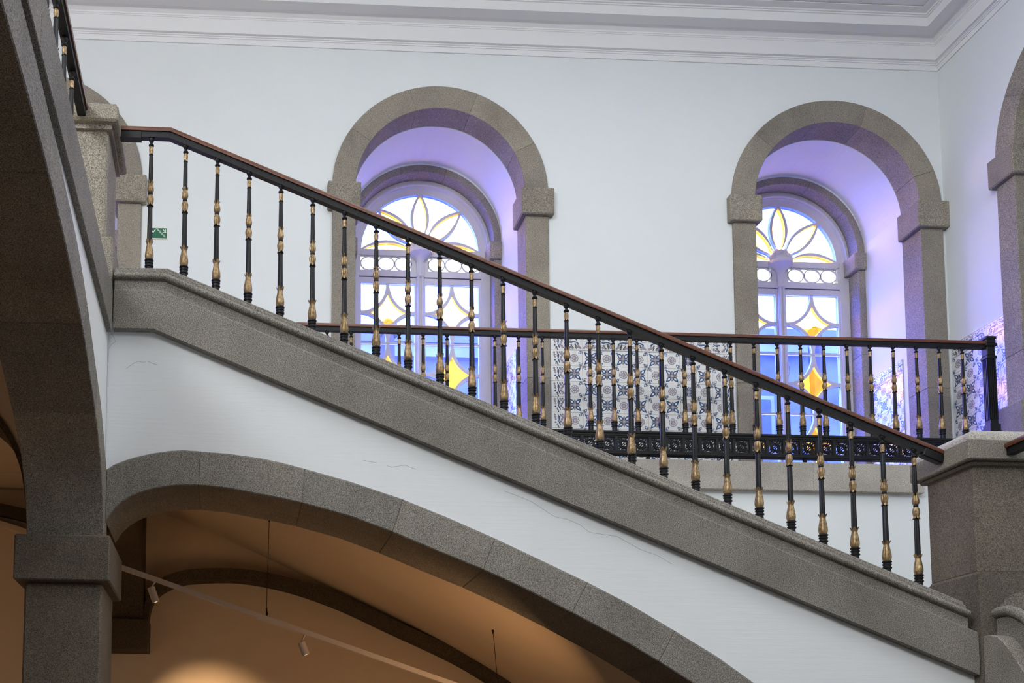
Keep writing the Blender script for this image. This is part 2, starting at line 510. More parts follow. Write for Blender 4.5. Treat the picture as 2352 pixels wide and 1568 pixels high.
# vault of the room under the flight (the mass that carries the steps)
rib_out = smoothpts([(-.69, 2.88), (-.685, 3.02), (-.66, 3.12), (-.61, 3.20), (-.54, 3.262), (-.42, 3.31), (-.304, 3.335), (.023, 3.352), (.32, 3.32), (.645, 3.242), (1.0, 3.115), (1.38, 2.942), (1.932, 2.692), (2.34, 2.448), (2.9, 2.05), (3.4, 1.55), (3.8, .9), (4.0, 0)], 3)
top = [(4.36, 0), (4.36, 2.15), (-.3, 4.0), (-.69, 4.0)]
vault = smoothpts([(-.69, 3.86), (-.45, 3.80), (-.15, 3.69), (.2, 3.53), (.55, 3.37), (.9, 3.21), (1.25, 3.05), (1.6, 2.875), (1.932, 2.692), (2.34, 2.448), (2.9, 2.05), (3.4, 1.55), (3.8, .9), (4.0, 0)], 3)
struct(MB().prism(vault + top, XZ, 6.6, 8.9).build('ceiling_vault', M['cream']))
# wall below the landing, seen behind the balusters
struct(MB().prism([(4.38, 0), (XW, 0), (XW, Z0 + .01), (-.5, Z0 + .01), (-.3, 4.02), (4.38, 2.17)], XZ, 8.56, 8.9).box(XE + .004, XW, 8.56, 8.92, Z0 + .01, ZF).build('wall_landing', M['hall']))
struct(MB().box(XL, 4.4, 8.95, 9.3, 0, 4.03).build('wall_lower', M['cream']))

# rib on the rear wall of the vault
rib = thing('wall_rib', (.5, 8.85, 2.6), 'slim dark granite rib curving across the lit wall of the vaulted room', 'rib')
ri = []
for k, p in enumerate(rib_out):
    q0 = rib_out[max(k - 1, 0)]; q1 = rib_out[min(k + 1, len(rib_out) - 1)]
    d = Vector((q1[0] - q0[0], q1[1] - q0[1])).normalized()
    th_ = .035 + .057 * min(1, k / 11)
    ri.append((p[0] + d.y * th_, p[1] - d.x * th_))
N = len(rib_out)
cut = [0, 14, 24, 31, 38, N - 1]
ro2 = [(a, b + .006) for a, b in rib_out]
for a, b in zip(cut, cut[1:]):
    MB().band(ri[a:b + 1], ro2[a:b + 1], XZ, 8.78, 8.95).build('rib_stone', M['granite_unlit'], rib)
# pier arch between the column and the rear wall, with its corbel
tr = thing('cross_arch', (-.9, 8.7, 2.6), 'dark granite pier arch ending on a square corbel behind the column', 'arch')
PX0, PX1 = -1.12, -.69
cv = [(8.90, 2.90), (8.90, 3.0), (8.88, 3.1), (8.83, 3.2), (8.72, 3.32), (8.55, 3.42), (8.3, 3.50), (8.0, 3.55), (7.6, 3.57), (7.2, 3.55), (6.9, 3.47), (6.7, 3.35), (6.62, 3.2), (6.6, 2.95)]
cvi = [(a - (.14 if a > 7.6 else -.14) * min(1, abs(a - 7.6) / .9), b - .13 * max(0, 1 - abs(a - 7.6) / 1.25)) for a, b in cv]
for k in range(0, 12, 3):
    MB().band(cvi[k:k + 4], [(a, b + .25) for a, b in cv[k:k + 4]], YZ, PX0, PX1).build('arch_stone', M['granite_unlit'], tr)
MB().box(PX0, PX1 - .001, 8.72, 8.95, 2.90, 4.02).build('pier', M['granite_unlit'], tr)
MB().box(PX0 - .05, PX1 + .05, 8.66, 8.95, 2.65, 2.905).build('corbel', M['granite_unlit'], tr, bevel=.008)

# ------------------------------------------------------------------ column, gallery arch and gallery
colm = thing('column', (-.91, 6.2, 0), 'square granite column with a plain block capital at the lower left', 'column')
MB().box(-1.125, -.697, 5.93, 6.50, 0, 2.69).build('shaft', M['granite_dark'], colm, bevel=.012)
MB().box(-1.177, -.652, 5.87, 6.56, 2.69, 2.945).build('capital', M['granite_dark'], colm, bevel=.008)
GX0, GX1 = -1.13, -.70
kk = .70 / .6904
def gp(l): return [(a * kk, 1.6 + (b - 1.6) * kk) for a, b in l]
intr = smoothpts([(5.90, 2.945), (5.86, 3.06), (5.80, 3.175), (5.666, 3.328), (5.423, 3.474), (5.113, 3.607), (4.855, 3.704), (4.514, 3.777), (4.215, 3.83), (3.88, 3.862), (3.5, 3.885), (3.0, 3.89), (2.4, 3.87), (1.8, 3.80), (1.2, 3.66), (.75, 3.45), (.5, 3.2), (.42, 2.945)], 2)
extr = smoothpts([(6.03, 2.95), (6.02, 3.12), (5.96, 3.33), (5.66, 3.585), (5.45, 3.68), (5.2, 3.79), (5.02, 3.87), (4.65, 3.985), (4.273, 4.035), (3.9, 4.075), (3.5, 4.095), (3.0, 4.10), (2.3, 4.08), (1.7, 4.02), (1.05, 3.88), (.55, 3.6), (.3, 3.3), (.25, 2.945)], 2)
intr, extr = gp(intr), gp(extr)
garch = thing('gallery_arch', (-.9, 4, 2.95), 'grey granite arch leaping from the column towards the viewer, brown underneath', 'arch')
cuts = [0, 8, 12, 18, 22, 28, len(intr) - 1]
for a, b in zip(cuts, cuts[1:]):
    MB().prism(intr[a:b + 1] + extr[a:b + 1][::-1], YZ, GX0, GX1).build('voussoir', M['granite'], garch, bevel=.005)
pier = thing('gallery_pier', (-.9, .2, 0), 'granite pier carrying the near end of the gallery arch', 'column')
MB().box(GX0, GX1, -.2, .41, 0, 2.94).build('shaft', M['granite'], pier)
# white strip of wall between the arch ring and the gallery string
poly = [(6.04, 4.2), (6.06, extr[0][1])] + extr + [(.2, extr[-1][1]), (-.2, 2.95), (-.2, 4.2)]
struct(MB().prism([(6.055, 4.2)] + [(6.055, extr[2][1])] + extr[2:] + [(-.2, 2.96), (-.2, 4.2)], YZ, GX0 + .02, GX1 - .012).build('wall_gallery', M['white']))
# gallery string, its coping and floor
gs = thing('gallery_string', (-.75, 3, 4.13), 'straight granite string of the upper gallery running towards the viewer', 'stone edge')
for y0, y1 in ((-4.9, 1.2), (1.2, 3.6), (3.6, 5.985)):
    MB().box(-.9, -.682, y0, y1, 4.15, 4.405).build('string_stone', M['granite'], gs, bevel=.004)
    MB().box(-1.0, -.76, y0, y1, 4.405, 4.57).build('coping_stone', M['granite'], gs, bevel=.01)
struct(MB().box(XL, -.92, YB, 6.0, 4.02, 4.40).build('floor_gallery', M['cream']))
struct(MB().box(XL, -1.25, 6.0, 8.6, 4.03, 4.40).build('floor_gallery', M['cream']))
struct(MB().box(-1.25, -.70, 6.62, 8.45, 4.03, 4.40).build('floor_gallery', M['cream']))
struct(MB().box(XL, -.70, 8.45, 8.96, 4.025, 4.05).build('floor_gallery', M['cream']))
# arch and lunette to the left of the column
lc = smoothpts([(-1.135, 2.95), (-1.142, 3.08), (-1.156, 3.2), (-1.175, 3.32), (-1.20, 3.40), (-1.24, 3.49), (-1.306, 3.592), (-1.45, 3.73), (-1.7, 3.85), (-2.1, 3.93), (-2.8, 3.95), (-3.5, 3.93), (-3.9, 3.85), (-4.2, 3.6), (-4.35, 3.3), (-4.4, 2.95)], 2)
larch = thing('bay_arch', (-2.6, 6.2, 2.95), 'dark arch seen edge-on at the far left behind the column', 'arch')
for a, b in ((0, 8), (8, 14), (14, 20), (20, len(lc) - 1)):
    P = lc[a:b + 1]
    MB().band(P, [(x + (-.0 if z > 3.9 else .012), min(z + .05, 4.0)) for x, z in P], XZ, 6.02, 6.55).build('arch_stone', M['granite_unlit'], larch)
struct(MB().prism([(-1.14, 4.02), (-1.14, 3.0)] + [(x, z + .02) for x, z in lc[2:]] + [(-4.49, 2.95), (-4.49, 4.02)], XZ, 6.03, 6.5).build('wall_bay', M['cream']))
# rib and moulding on the rear wall of the left bay
rib2 = thing('wall_rib', (-1.6, 8.88, 3.4), 'short dark rib high on the tan wall left of the column', 'rib')
A = [w2(p, 8.9) for p in ((-420, 1160), (-200, 1150), (0, 1161), (30, 1167), (62, 1174), (150, 1205))]
B = [w2(p, 8.9) for p in ((-420, 1184), (-200, 1174), (0, 1184), (30, 1190), (62, 1199), (150, 1230))]
MB().band(A, B, XZ, 8.8, 8.95).build('rib_stone', M['granite_unlit'], rib2)
A = [w2(p, 8.9) for p in ((-420, 1197), (-200, 1187), (0, 1197), (30, 1206), (62, 1217), (150, 1255))]
B = [w2(p, 8.9) for p in ((-420, 1207), (-200, 1197), (0, 1208), (30, 1218), (62, 1230), (150, 1268))]
MB().band(A, B, XZ, 8.86, 8.95).build('moulding', M['cream'], rib2)

# ------------------------------------------------------------------ newels
def dome(mb, x0, x1, y0, y1, z, h, k=9):
    """cushion top: four curved sides rising to a small flat"""
    cx, cy, hx, hy = (x0 + x1) / 2, (y0 + y1) / 2, (x1 - x0) / 2, (y1 - y0) / 2
    rows = []
    for i in range(k + 1):
        a = i / k * PI / 2 * .82
        s_, q = math.cos(a), math.sin(a) / math.sin(PI / 2 * .82)
        rows.append([(cx - hx * s_, cy - hy * s_, z + h * q), (cx + hx * s_, cy - hy * s_, z + h * q), (cx + hx * s_, cy + hy * s_, z + h * q), (cx - hx * s_, cy + hy * s_, z + h * q)])
    v = [p for r in rows for p in r]
    fs = [(i * 4 + j, i * 4 + (j + 1) % 4, i * 4 + 4 + (j + 1) % 4, i * 4 + 4 + j) for i in range(k) for j in range(4)]
    fs += [(3, 2, 1, 0), (4 * k, 4 * k + 1, 4 * k + 2, 4 * k + 3)]
    mb.add(v, fs)
nl = thing('newel_post', (4.57, 6.2, 2.3), 'massive square granite newel with a cushion cap at the lower right', 'newel')
X0, X1, Y0, Y1 = 4.357, 4.79, 6.0, 6.42
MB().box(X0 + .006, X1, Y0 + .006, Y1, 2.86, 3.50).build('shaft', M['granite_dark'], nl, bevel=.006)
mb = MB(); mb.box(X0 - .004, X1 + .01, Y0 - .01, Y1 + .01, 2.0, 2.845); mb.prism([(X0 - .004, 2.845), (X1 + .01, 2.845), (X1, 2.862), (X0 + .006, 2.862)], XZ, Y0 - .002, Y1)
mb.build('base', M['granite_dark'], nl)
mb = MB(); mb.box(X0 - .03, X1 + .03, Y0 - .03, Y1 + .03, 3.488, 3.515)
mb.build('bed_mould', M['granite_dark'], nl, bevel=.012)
MB().box(X0 - .062, X1 + .062, Y0 - .062, Y1 + .062, 3.512, 3.63).build('cap', M['granite_warm'], nl, bevel=.006)
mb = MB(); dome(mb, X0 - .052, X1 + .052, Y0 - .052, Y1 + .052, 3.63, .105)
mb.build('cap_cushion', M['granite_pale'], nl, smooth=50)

nu = thing('newel_post', (-.97, 6.25, 4.4), 'square granite newel with overhanging cap at the head of the flight', 'newel')
X0, X1, Y0, Y1 = -1.19, -.735, 6.04, 6.50
MB().box(X0, X1, Y0, Y1, 4.74, 5.42).build('shaft', M['granite_warm'], nu, bevel=.012)
MB().box(X0 - .04, X1 + .045, Y0 - .035, Y1 + .06, 4.36, 4.735).build('base', M['granite_warm'], nu, bevel=.012)
MB().box(X0 - .02, X1 + .022, Y0 - .022, Y1 + .022, 5.39, 5.425).build('bed_mould', M['granite'], nu)
MB().box(X0 - .055, X1 + .06, Y0 - .06, Y1 + .06, 5.422, 5.52).build('cap', M['granite_warm'], nu, bevel=.012)
mb = MB(); dome(mb, X0 - .05, X1 + .05, Y0 - .05, Y1 + .05, 5.52, .05); mb.build('cap_cushion', M['granite'], nu, smooth=50)

# string of the next flight, dropping towards the viewer from the lower newel
lf = thing('lower_string', (4.5, 5.7, 0), 'scrolled granite string curling down from the lower newel at the right edge', 'stone edge')
def l3(pts, X): return [(p.y, p.z) for p in (aX(*q, X) for q in pts)]
led = l3([(2256, 1462), (2274, 1458), (2290, 1461), (2303, 1472), (2318, 1490), (2335, 1516), (2352, 1543), (2400, 1620), (2500, 1720)], 4.366)
MB().prism(led + [(4.6, 1.0), (6.0, 1.0)], YZ, 4.366, 4.46).build('string_stone', M['granite'], lf, bevel=.004)
up = l3([(2274, 1415), (2300, 1411), (2322, 1416), (2340, 1427), (2352, 1437), (2400, 1500), (2500, 1600)], 4.44)
MB().prism(up + [(5.0, 1.2), (5.97, 1.2)], YZ, 4.45, 4.8).build('fascia_stone', M['granite'], lf)
torp = l3([(2274, 1411), (2290, 1404), (2310, 1401), (2330, 1407), (2345, 1416), (2360, 1430), (2400, 1480), (2500, 1580)], 4.43)
mb = MB(); mb.tube([(4.45, a, b) for a, b in torp], .030, 10); mb.build('coping_roll', M['granite'], lf, smooth=40)
f1 = l3([(2298, 1388), (2315, 1376), (2335, 1372), (2352, 1374), (2380, 1395), (2440, 1460), (2500, 1540)], 4.47)
mb = MB(); mb.band([(a, b) for a, b in f1], [(a, b - .06) for a, b in f1], YZ, 4.47, 4.75)
mb.band([(a, b + .028) for a, b in f1], [(a, b - .02) for a, b in f1], YZ, 4.49, 4.75); mb.build('coping_stone', M['granite'], lf)

# ------------------------------------------------------------------ window surrounds
def surround(fn, c, w0, depth, label, inner=True):
    base = Vector(fn(c, ZF, w0))
    t = thing('stone_archway', base, label, 'archway', 'granite archways round the windows' if inner else None)
    def S(w): return w0 + w
    def ringblk(name, r0, r1, zs, a0, a1, wa, wb, mat):
        n = max(4, int((a1 - a0) / .055))
        i = [(c + r0 * math.cos(a0 + (a1 - a0) * k / n), zs + r0 * math.sin(a0 + (a1 - a0) * k / n)) for k in range(n + 1)]
        o = [(c + r1 * math.cos(a0 + (a1 - a0) * k / n), zs + r1 * math.sin(a0 + (a1 - a0) * k / n)) for k in range(n + 1)]
        MB().prism(i + o[::-1], fn, S(wa), S(wb)).build(name, mat, t, bevel=.004)
    js = [0, .14, .40, .60, .80, 1.0] if inner else [0, .2, .4, .6, .8, 1]
    js = [j + (random.uniform(-.03, .03) if 0 < j < 1 else 0) for j in js]
    for a, b in zip(js, js[1:]): ringblk('voussoir', RI, RO, ZS, a * PI, b * PI, -.03, depth, M['granite_warm'])
    for s in (-1, 1):
        def X(d): return c + s * d
        def bx(name, d0, d1, z0, z1, wa, wb, mat, bv=.005):
            MB().prism([(X(d0), z0), (X(d1), z0), (X(d1), z1), (X(d0), z1)], fn, S(wa), S(wb)).build(name, mat, t, bevel=bv)
        bx('impost', RI - .045, RO + .045, ZS - .23, ZS + .025, -.075, depth + .0, M['granite_warm'], .01)
        zz = [ZF, 5.28, ZS - .23]
        for z0, z1 in zip(zz, zz[1:]): bx('jamb_stone', RI, RO, z0, z1, -.03, depth, M['granite_warm'])
        if not inner: bx('plinth', RI - .02, RO + .13, ZF, 4.86, -.07, depth, M['granite_warm'], .02)
        if inner:
            d0, d1 = YR - YW, YF - YW + .02
            bx('inner_impost', .665, .79, ZS - .21, ZS - .035, d0 - .035, d1 - .02, M['granite_warm'], .008)
            for z0, z1 in ((ZF, 5.95), (5.95, ZS - .21)): bx('inner_jamb', .715, .787, z0, z1, d0 - .004, d1, M['granite_warm'])
    if inner:
        j2 = [0, .2, .40, .60, .8, 1.0]
        for a, b in zip(j2, j2[1:]): ringblk('inner_voussoir', .715, .788, 7.015, a * PI, b * PI, YR - YW - .004, YF - YW + .02, M['granite_warm'])
    return t
surround(XZ, WX[0], YW, .25, 'granite archway half hidden behind the upper newel')
surround(XZ, WX[1], YW, .25, 'granite archway round the middle window, crossed by the sloping handrail')
surround(XZ, WX[2], YW, .25, 'granite archway round the window next to the right-hand wall corner')
surround(YZ, YA, XW, .26, 'granite archway on the right-hand wall, cut off by the picture edge', inner=False)

# ------------------------------------------------------------------ windows
def petal(c, zc, ang, r0, r1, hw, n=12):
    """outline of one petal: left side then right side, from base to tip"""
    d = Vector((math.cos(ang), math.sin(ang))); q = Vector((-d.y, d.x))
    L, Rr = [], []
    for k in range(n + 1):
        t = k / n
        w = hw * (math.sin(PI * min(1, t ** .92)) ** .85 if 0 < t < 1 else 0)
        if t < .5: w = max(w, hw * .35)
        p = Vector((c, zc)) + d * (r0 + (r1 - r0) * t)
        L.append(tuple(p + q * w)); Rr.append(tuple(p - q * w))
    return L, Rr
def make_window(n, c):
    w = sempty('window_%d' % n, (c, YF, ZF))
    F, Fz = .60, 6.99
    # frame: two posts and the moulded arch
    prof = [(.778, YF + .05), (.778, YF + .022), (.745, YF + .022), (.745, YF - .02), (.705, YF - .035), (.69, YF - .035), (.685, YF - .018), (.672, YF - .018), (.668, YF - .004), (.648, YF), (.60, YF + .004), (.60, YF + .05)]
    mb = MB()
    def arcf(a): return lambda r, y: (c + r * math.cos(a), y, Fz + r * math.sin(a))
    mb.sweep(prof, [arcf(PI * k / 32) for k in range(33)])
    mb.build('arch_frame', M['frame'], w, smooth=30)
    for s in (-1, 1):
        mb = MB(); mb.box(min(c + s * .625, c + s * .716), max(c + s * .625, c + s * .716), YF - .01, YF + .06, ZF, Fz)
        mb.build('side_post', M['frame'], w)
    # fanlight
    angs = [0, PI / 4, PI / 2, 3 * PI / 4, PI]
    zc = Fz + .015
    pet = [petal(c, zc, a, .10, .605, .096) for a in angs]
    thick = .013
    for i, a in enumerate(angs):
        L, Rr = pet[i]
        Li, Ri = petal(c, zc, a, .10, .572, .096 - thick * 2.3)
        glassL, glassR = petal(c, zc, a, .10, .59, .096 - thick * 1.2)
        if i == 0: sides = [(L, Li)]; g = glassL + [glassR[-1]] + [(x, zc) for x, z in glassL[::-1][1:]]
        elif i == 4: sides = [(Rr, Ri)]; g = glassR + [(x, zc) for x, z in glassR[::-1][1:]]
        else: sides = [(L, Li), (Rr, Ri)]; g = glassL + glassR[::-1]
        mb = MB()
        for A_, B_ in sides: mb.band(A_, B_, XZ, YF + .002, YF + .046)
        mb.build('petal_bar', M['frame'], w)
        if i in (0, 4): g = [p for k, p in enumerate(g) if k == 0 or (abs(p[0] - g[k - 1][0]) + abs(p[1] - g[k - 1][1])) > 1e-5]
        MB().prism(g, XZ, YF + .026, YF + .030).build('amber_pane', M['amber'], w)
    for i in range(4):
        L = pet[i][0]; Rn = pet[i + 1][1]
        # where the two petals part
        k0 = next((k for k in range(13) if (Vector(L[k]) - Vector(Rn[k])).dot(Vector((math.cos(angs[i]), math.sin(angs[i]))) - Vector((math.cos(angs[i + 1]), math.sin(angs[i + 1])))) > 0), 6)
        a0 = math.atan2(L[12][1] - Fz, L[12][0] - c); a1 = math.atan2(Rn[12][1] - Fz, Rn[12][0] - c)
        arc = [(c + .602 * math.cos(a0 + (a1 - a0) * k / 8), Fz + .602 * math.sin(a0 + (a1 - a0) * k / 8)) for k in range(1, 8)]
        g = L[k0:] + arc + Rn[k0:][::-1]
        MB().prism(g, XZ, YF + .026, YF + .030).build('blue_pane', M['blue'], w)
    # transom with its row of ovals
    mb = MB(); mb.box(c - .66, c + .66, YF, YF + .05, 6.938, 7.0)
    mb.box(c - .63, c + .63, YF - .004, YF + .05, 6.715, 6.778)
    mb.box(c - .092, c + .092, YF + .012, YF + .045, 6.77, 6.945)
    mb.build('transom', M['frame'], w)
    MB().box(c - .63, c + .63, YF + .01, YF + .03, 6.706, 6.716).build('joint', M['iron'], w)
    for s in (-1, 1):
        x0, x1 = c + s * .085, c + s * .605
        a, b = min(x0, x1), max(x0, x1)
        MB().box(a, b, YF + .030, YF + .034, 6.775, 6.940).build('clear_pane', M['clear'], w)
        MB().box(b if s > 0 else a - .022, b + .022 if s > 0 else a, YF, YF + .05, 6.77, 6.945).build('transom_end', M['frame'], w)
        for k in range(3):
            cx, rx, rz = a + (b - a) * (k + .5) / 3, .084, .072
            e = lambda q: [(cx + (rx + q) * math.cos(2 * PI * i / 28), 6.858 + (rz + q) * math.sin(2 * PI * i / 28)) for i in range(28)]
            mb = MB(); mb.band(e(-.0055), e(.0055), XZ, YF + .012, YF + .028, close=True)
            for sx in (-1, 1):
                mb.box(cx + sx * .087 - .003, cx + sx * .087 + .003, YF + .012, YF + .028, 6.846, 6.870)
            for sz in (-1, 1):
                mb.box(cx - .014, cx + .014, YF + .012, YF + .028, 6.858 + sz * .079 - .006, 6.858 + sz * .079 + .006)
            mb.build('oval_ring', M['frame'], w)
    # mullion with its fluted console and carved capital
    mb = MB()
    mb.box(c - .034, c + .034, YF - .02, YF + .05, ZF, 6.94)
    for dx in (-.018, .018): mb.tube([(c + dx, YF - .022, ZF), (c + dx, YF - .022, 6.72)], .012, 8)
    mb.build('mullion', M['frame'], w, smooth=40)
    cap = MB()
    cap.lathe([(.030, 6.70), (.044, 6.715), (.038, 6.73), (.030, 6.75), (.030, 6.83), (.036, 6.865), (.055, 6.90), (.085, 6.925), (.118, 6.945)], 24, 8, c, YF + .0)
    co = cap.build('console', M['frame'], w, smooth=60)
    mb = MB(); mb.lathe([(.118, 6.945), (.125, 6.95), (.125, 6.985), (.105, 6.99)], 24, 0, c, YF)
    mb.build('capital_block', M['frame'], w, smooth=40)
    mb = MB()
    for k in range(7):
        a = PI * (.06 + .88 * k / 6)
        px, pz = c + .092 * math.cos(a), 6.998 + .088 * math.sin(a)
        r = .027 if k % 2 else .038
        mb.lathe([(.001, -.02), (r * .8, -.012), (r, 0), (r * .75, .014), (.001, .02)], 8, 0)
        n_ = len(mb.v) - 40
        for i in range(n_, len(mb.v)):
            x, y, z = mb.v[i]
            mb.v[i] = (px + x * 1.0, YF - .025 + z * 1.2, pz + y * 1.15)
    mb.lathe([(.001, -.03), (.04, -.022), (.058, 0), (.05, .02), (.001, .03)], 16, 8)
    for i in range(len(mb.v) - 80, len(mb.v)):
        x, y, z = mb.v[i]; mb.v[i] = (c + x * 1.3, YF - .03 + z, 7.02 + y * .8)
    mb.build('carved_crest', M['frame'], w, smooth=50)
    # two casements, each of three panels with a four-pointed amber star
    for s in (-1, 1):
        x0, x1 = c + s * .055, c + s * .60
        a, b = min(x0, x1), max(x0, x1)
        mb = MB()
        mb.box(a - .020 if s > 0 else a - .026, a, YF + .004, YF + .05, ZF + .02, 6.706)
        mb.box(b, b + .026 if s > 0 else b + .020, YF + .004, YF + .05, ZF + .02, 6.706)
        mb.box(a, b, YF + .004, YF + .05, 6.646, 6.706)
        mb.box(a, b, YF + .004, YF + .05, ZF + .02, 4.76)
        cs = mb.build('casement', M['frame'], w)
        for zt in (6.646, 6.014, 5.382):
            zb = zt - .622
            hx, hz, cx, cz_, t = (b - a) / 2, .305, (a + b) / 2, zt - .308, .0165
            mb = MB()
            for sx in (-1, 1):
                for sz in (-1, 1):
                    I, O, G, Am = [], [], [], []
                    for k in range(15):
                        f = PI / 2 * k / 14
                        ix, iz = (hx - t) * math.cos(f), (hz - t) * math.sin(f)
                        ox, oz = min((hx + t) * math.cos(f), hx), min((hz + t) * math.sin(f), hz)
                        I.append((cx + sx * (hx - ix), cz_ + sz * (hz - iz))); O.append((cx + sx * (hx - ox), cz_ + sz * (hz - oz)))
                    mb.band(I, O, XZ, YF + .010, YF + .044)
                    MB().prism(I + [(cx + sx * hx, cz_ + sz * hz)], XZ, YF + .026, YF + .030).build('blue_pane', M['blue'], cs)
            mb.box(a, b, YF + .008, YF + .046, zb - .010, zb + .006)
            mb.build('glazing_bar', M['frame'], cs, smooth=30)
            star = []
            for sx, sz, rev in ((-1, 1, 0), (1, 1, 1), (1, -1, 0), (-1, -1, 1)):
                f0, f1 = math.acos(hx / (hx + t * .8)), math.asin(hz / (hz + t * .8))
                P = []
                for k in range(11):
                    f = f1 + (f0 - f1) * k / 10
                    P.append((cx + sx * (hx - (hx + t * .8) * math.cos(f)), cz_ + sz * (hz - (hz + t * .8) * math.sin(f))))
                star += P[::-1][:-1] if rev else P[:-1]
            MB().prism(star, XZ, YF + .026, YF + .030).build('amber_pane', M['amber'], cs)
        if s > 0:
            mb = MB(); mb.tube([(a - .01, YF - .012, 5.78), (a - .01, YF - .03, 5.80), (a - .01, YF - .03, 5.90), (a - .01, YF - .012, 5.92)], .006, 6)
            mb.build('window_bolt', M['frame'], cs)
            for hz_ in (6.45, 5.2): MB().box(b + .022, b + .04, YF - .008, YF + .01, hz_ - .03, hz_ + .03).build('hinge', M['frame'], cs)
for n, c in ((3, WX[0]), (1, WX[1]), (2, WX[2])): make_window(n, c)

# ------------------------------------------------------------------ painted tiles
TP, TZ = .151, .146      # tile width and height
TM = [M['tile'], M['tblue'], M['tgrey'], M['tdark'], M['tlilac']]
def tile_mb(w, h):
    mb = MB(); mb.raw = True
    a, b, d, c = w / 2 - .0007, h / 2 - .0007, .008, .0015
    v = [(-a, 0, -b), (a, 0, -b), (a, 0, b), (-a, 0, b), (-a, -d + c, -b), (a, -d + c, -b), (a, -d + c, b), (-a, -d + c, b),
         (-a + c, -d, -b + c), (a - c, -d, -b + c), (a - c, -d, b - c), (-a + c, -d, b - c)]
    mb.add(v, [(0, 1, 5, 4), (1, 2, 6, 5), (2, 3, 7, 6), (3, 0, 4, 7), (4, 5, 9, 8), (5, 6, 10, 9), (6, 7, 11, 10), (7, 4, 8, 11), (8, 9, 10, 11)])
    return mb
def face(mb, pts, mat, layer):
    mb.mat = mat
    ar = sum(p[0] * q[1] - q[0] * p[1] for p, q in zip(pts, pts[1:] + pts[:1]))
    if ar < 0: pts = pts[::-1]
    mb.add([(x, -.008 - .00025 * layer, z) for x, z in pts], [list(range(len(pts)))])
    mb.mat = 0
def circ(r, n=14, x=0, z=0, lob=0, amp=0): return [(x + (r + amp * math.cos(lob * 2 * PI * k / n)) * math.cos(2 * PI * k / n), z + (r + amp * math.cos(lob * 2 * PI * k / n)) * math.sin(2 * PI * k / n)) for k in range(n)]
def rot(pts, a, x=0, z=0): return [(x + p * math.cos(a) - q * math.sin(a), z + p * math.sin(a) + q * math.cos(a)) for p, q in pts]
H = TZ / 2
def corner_leaf(mb, which):
    for sx in (-1, 1):
        for sz in (-1, 1):
            cx, cz = sx * (TP / 2 - .001), sz * (H - .001)
            face(mb, [(cx, cz), (cx, cz - sz * .026), (cx - sx * .0025, cz - sz * .032), (cx - sx * .006, cz - sz * .019)], 2, 1)
            face(mb, [(cx, cz), (cx - sx * .026, cz), (cx - sx * .032, cz - sz * .0025), (cx - sx * .019, cz - sz * .006)], 2, 1)
def rosette_tile():
    mb = tile_mb(TP, TZ)
    corner_leaf(mb, 0)
    face(mb, circ(.0385, 40, lob=10, amp=.0018), 3, 1)
    face(mb, circ(.0352, 40, lob=10, amp=.0016), 4, 2)
    for k in range(10):
        face(mb, rot([(.016, -.0011), (.034, -.0014), (.034, .0014), (.016, .0011)], 2 * PI * (k + .5) / 10), 3, 3)
        face(mb, rot([(.024, -.0030), (.031, -.0035), (.032, 0), (.031, .0035), (.024, .0030)], 2 * PI * k / 10), 0, 3)
    face(mb, circ(.0165), 3, 4); face(mb, circ(.0132), 4, 5); face(mb, circ(.003, 6), 3, 6)
    for k in range(4):
        a = PI / 4 + k * PI / 2
        d = H * 1.414
        face(mb, rot([(d - .004, 0), (d - .030, .0135), (d - .050, .0005), (d - .030, -.0135)], a), 1, 2)
        face(mb, rot([(d - .020, 0), (d - .030, .0062), (d - .039, 0), (d - .030, -.0062)], a), 0, 3)
    return mb.mesh('rosette_tile', TM)
def star_tile():
    mb = tile_mb(TP, TZ)
    corner_leaf(mb, 0)
    for k in range(4):
        a = PI / 4 + k * PI / 2
        face(mb, rot([(.012, 0), (.030, .0195), (.052, .0165), (.088, 0), (.052, -.0165), (.030, -.0195)], a), 1, 1)
        face(mb, rot([(.025, 0), (.040, .0105), (.060, 0), (.040, -.0105)], a), 0, 2)
        b = k * PI / 2
        face(mb, rot([(.008, -.003), (.020, -.0092), (.034, -.0105), (.046, -.006), (.050, 0), (.046, .006), (.034, .0105), (.020, .0092), (.008, .003)], b), 3, 3)
        face(mb, rot([(.012, -.003), (.022, -.0070), (.034, -.0080), (.044, -.0045), (.047, 0), (.044, .0045), (.034, .0080), (.022, .0070), (.012, .003)], b), 2, 4)
        face(mb, rot([(.022, -.0045), (.034, -.0050), (.040, -.001), (.022, 0)], b), 4, 5)
    face(mb, circ(.0125), 3, 6); face(mb, circ(.0098), 4, 7); face(mb, circ(.0035, 6), 3, 8)
    return mb.mesh('star_tile', TM)
def ribbon(mb, pts, w, mat, layer):
    L, R = [], []
    for i, p in enumerate(pts):
        a = Vector(pts[max(i - 1, 0)]); b = Vector(pts[min(i + 1, len(pts) - 1)])
        d = (b - a).normalized(); n = Vector((-d.y, d.x)); ww = w[i] if isinstance(w, list) else w
        L.append(tuple(Vector(p) + n * ww)); R.append(tuple(Vector(p) - n * ww))
    for i in range(len(pts) - 1): face(mb, [L[i], L[i + 1], R[i + 1], R[i]], mat, layer)
def tulip(mb, x, z, a, s, layer):
    face(mb, rot([(-.3 * s, -.5 * s), (.3 * s, -.5 * s), (.55 * s, .1 * s), (.6 * s, .7 * s), (.25 * s, .25 * s), (0, .75 * s), (-.25 * s, .25 * s), (-.6 * s, .7 * s), (-.55 * s, .1 * s)], a, x, z), 1, layer)
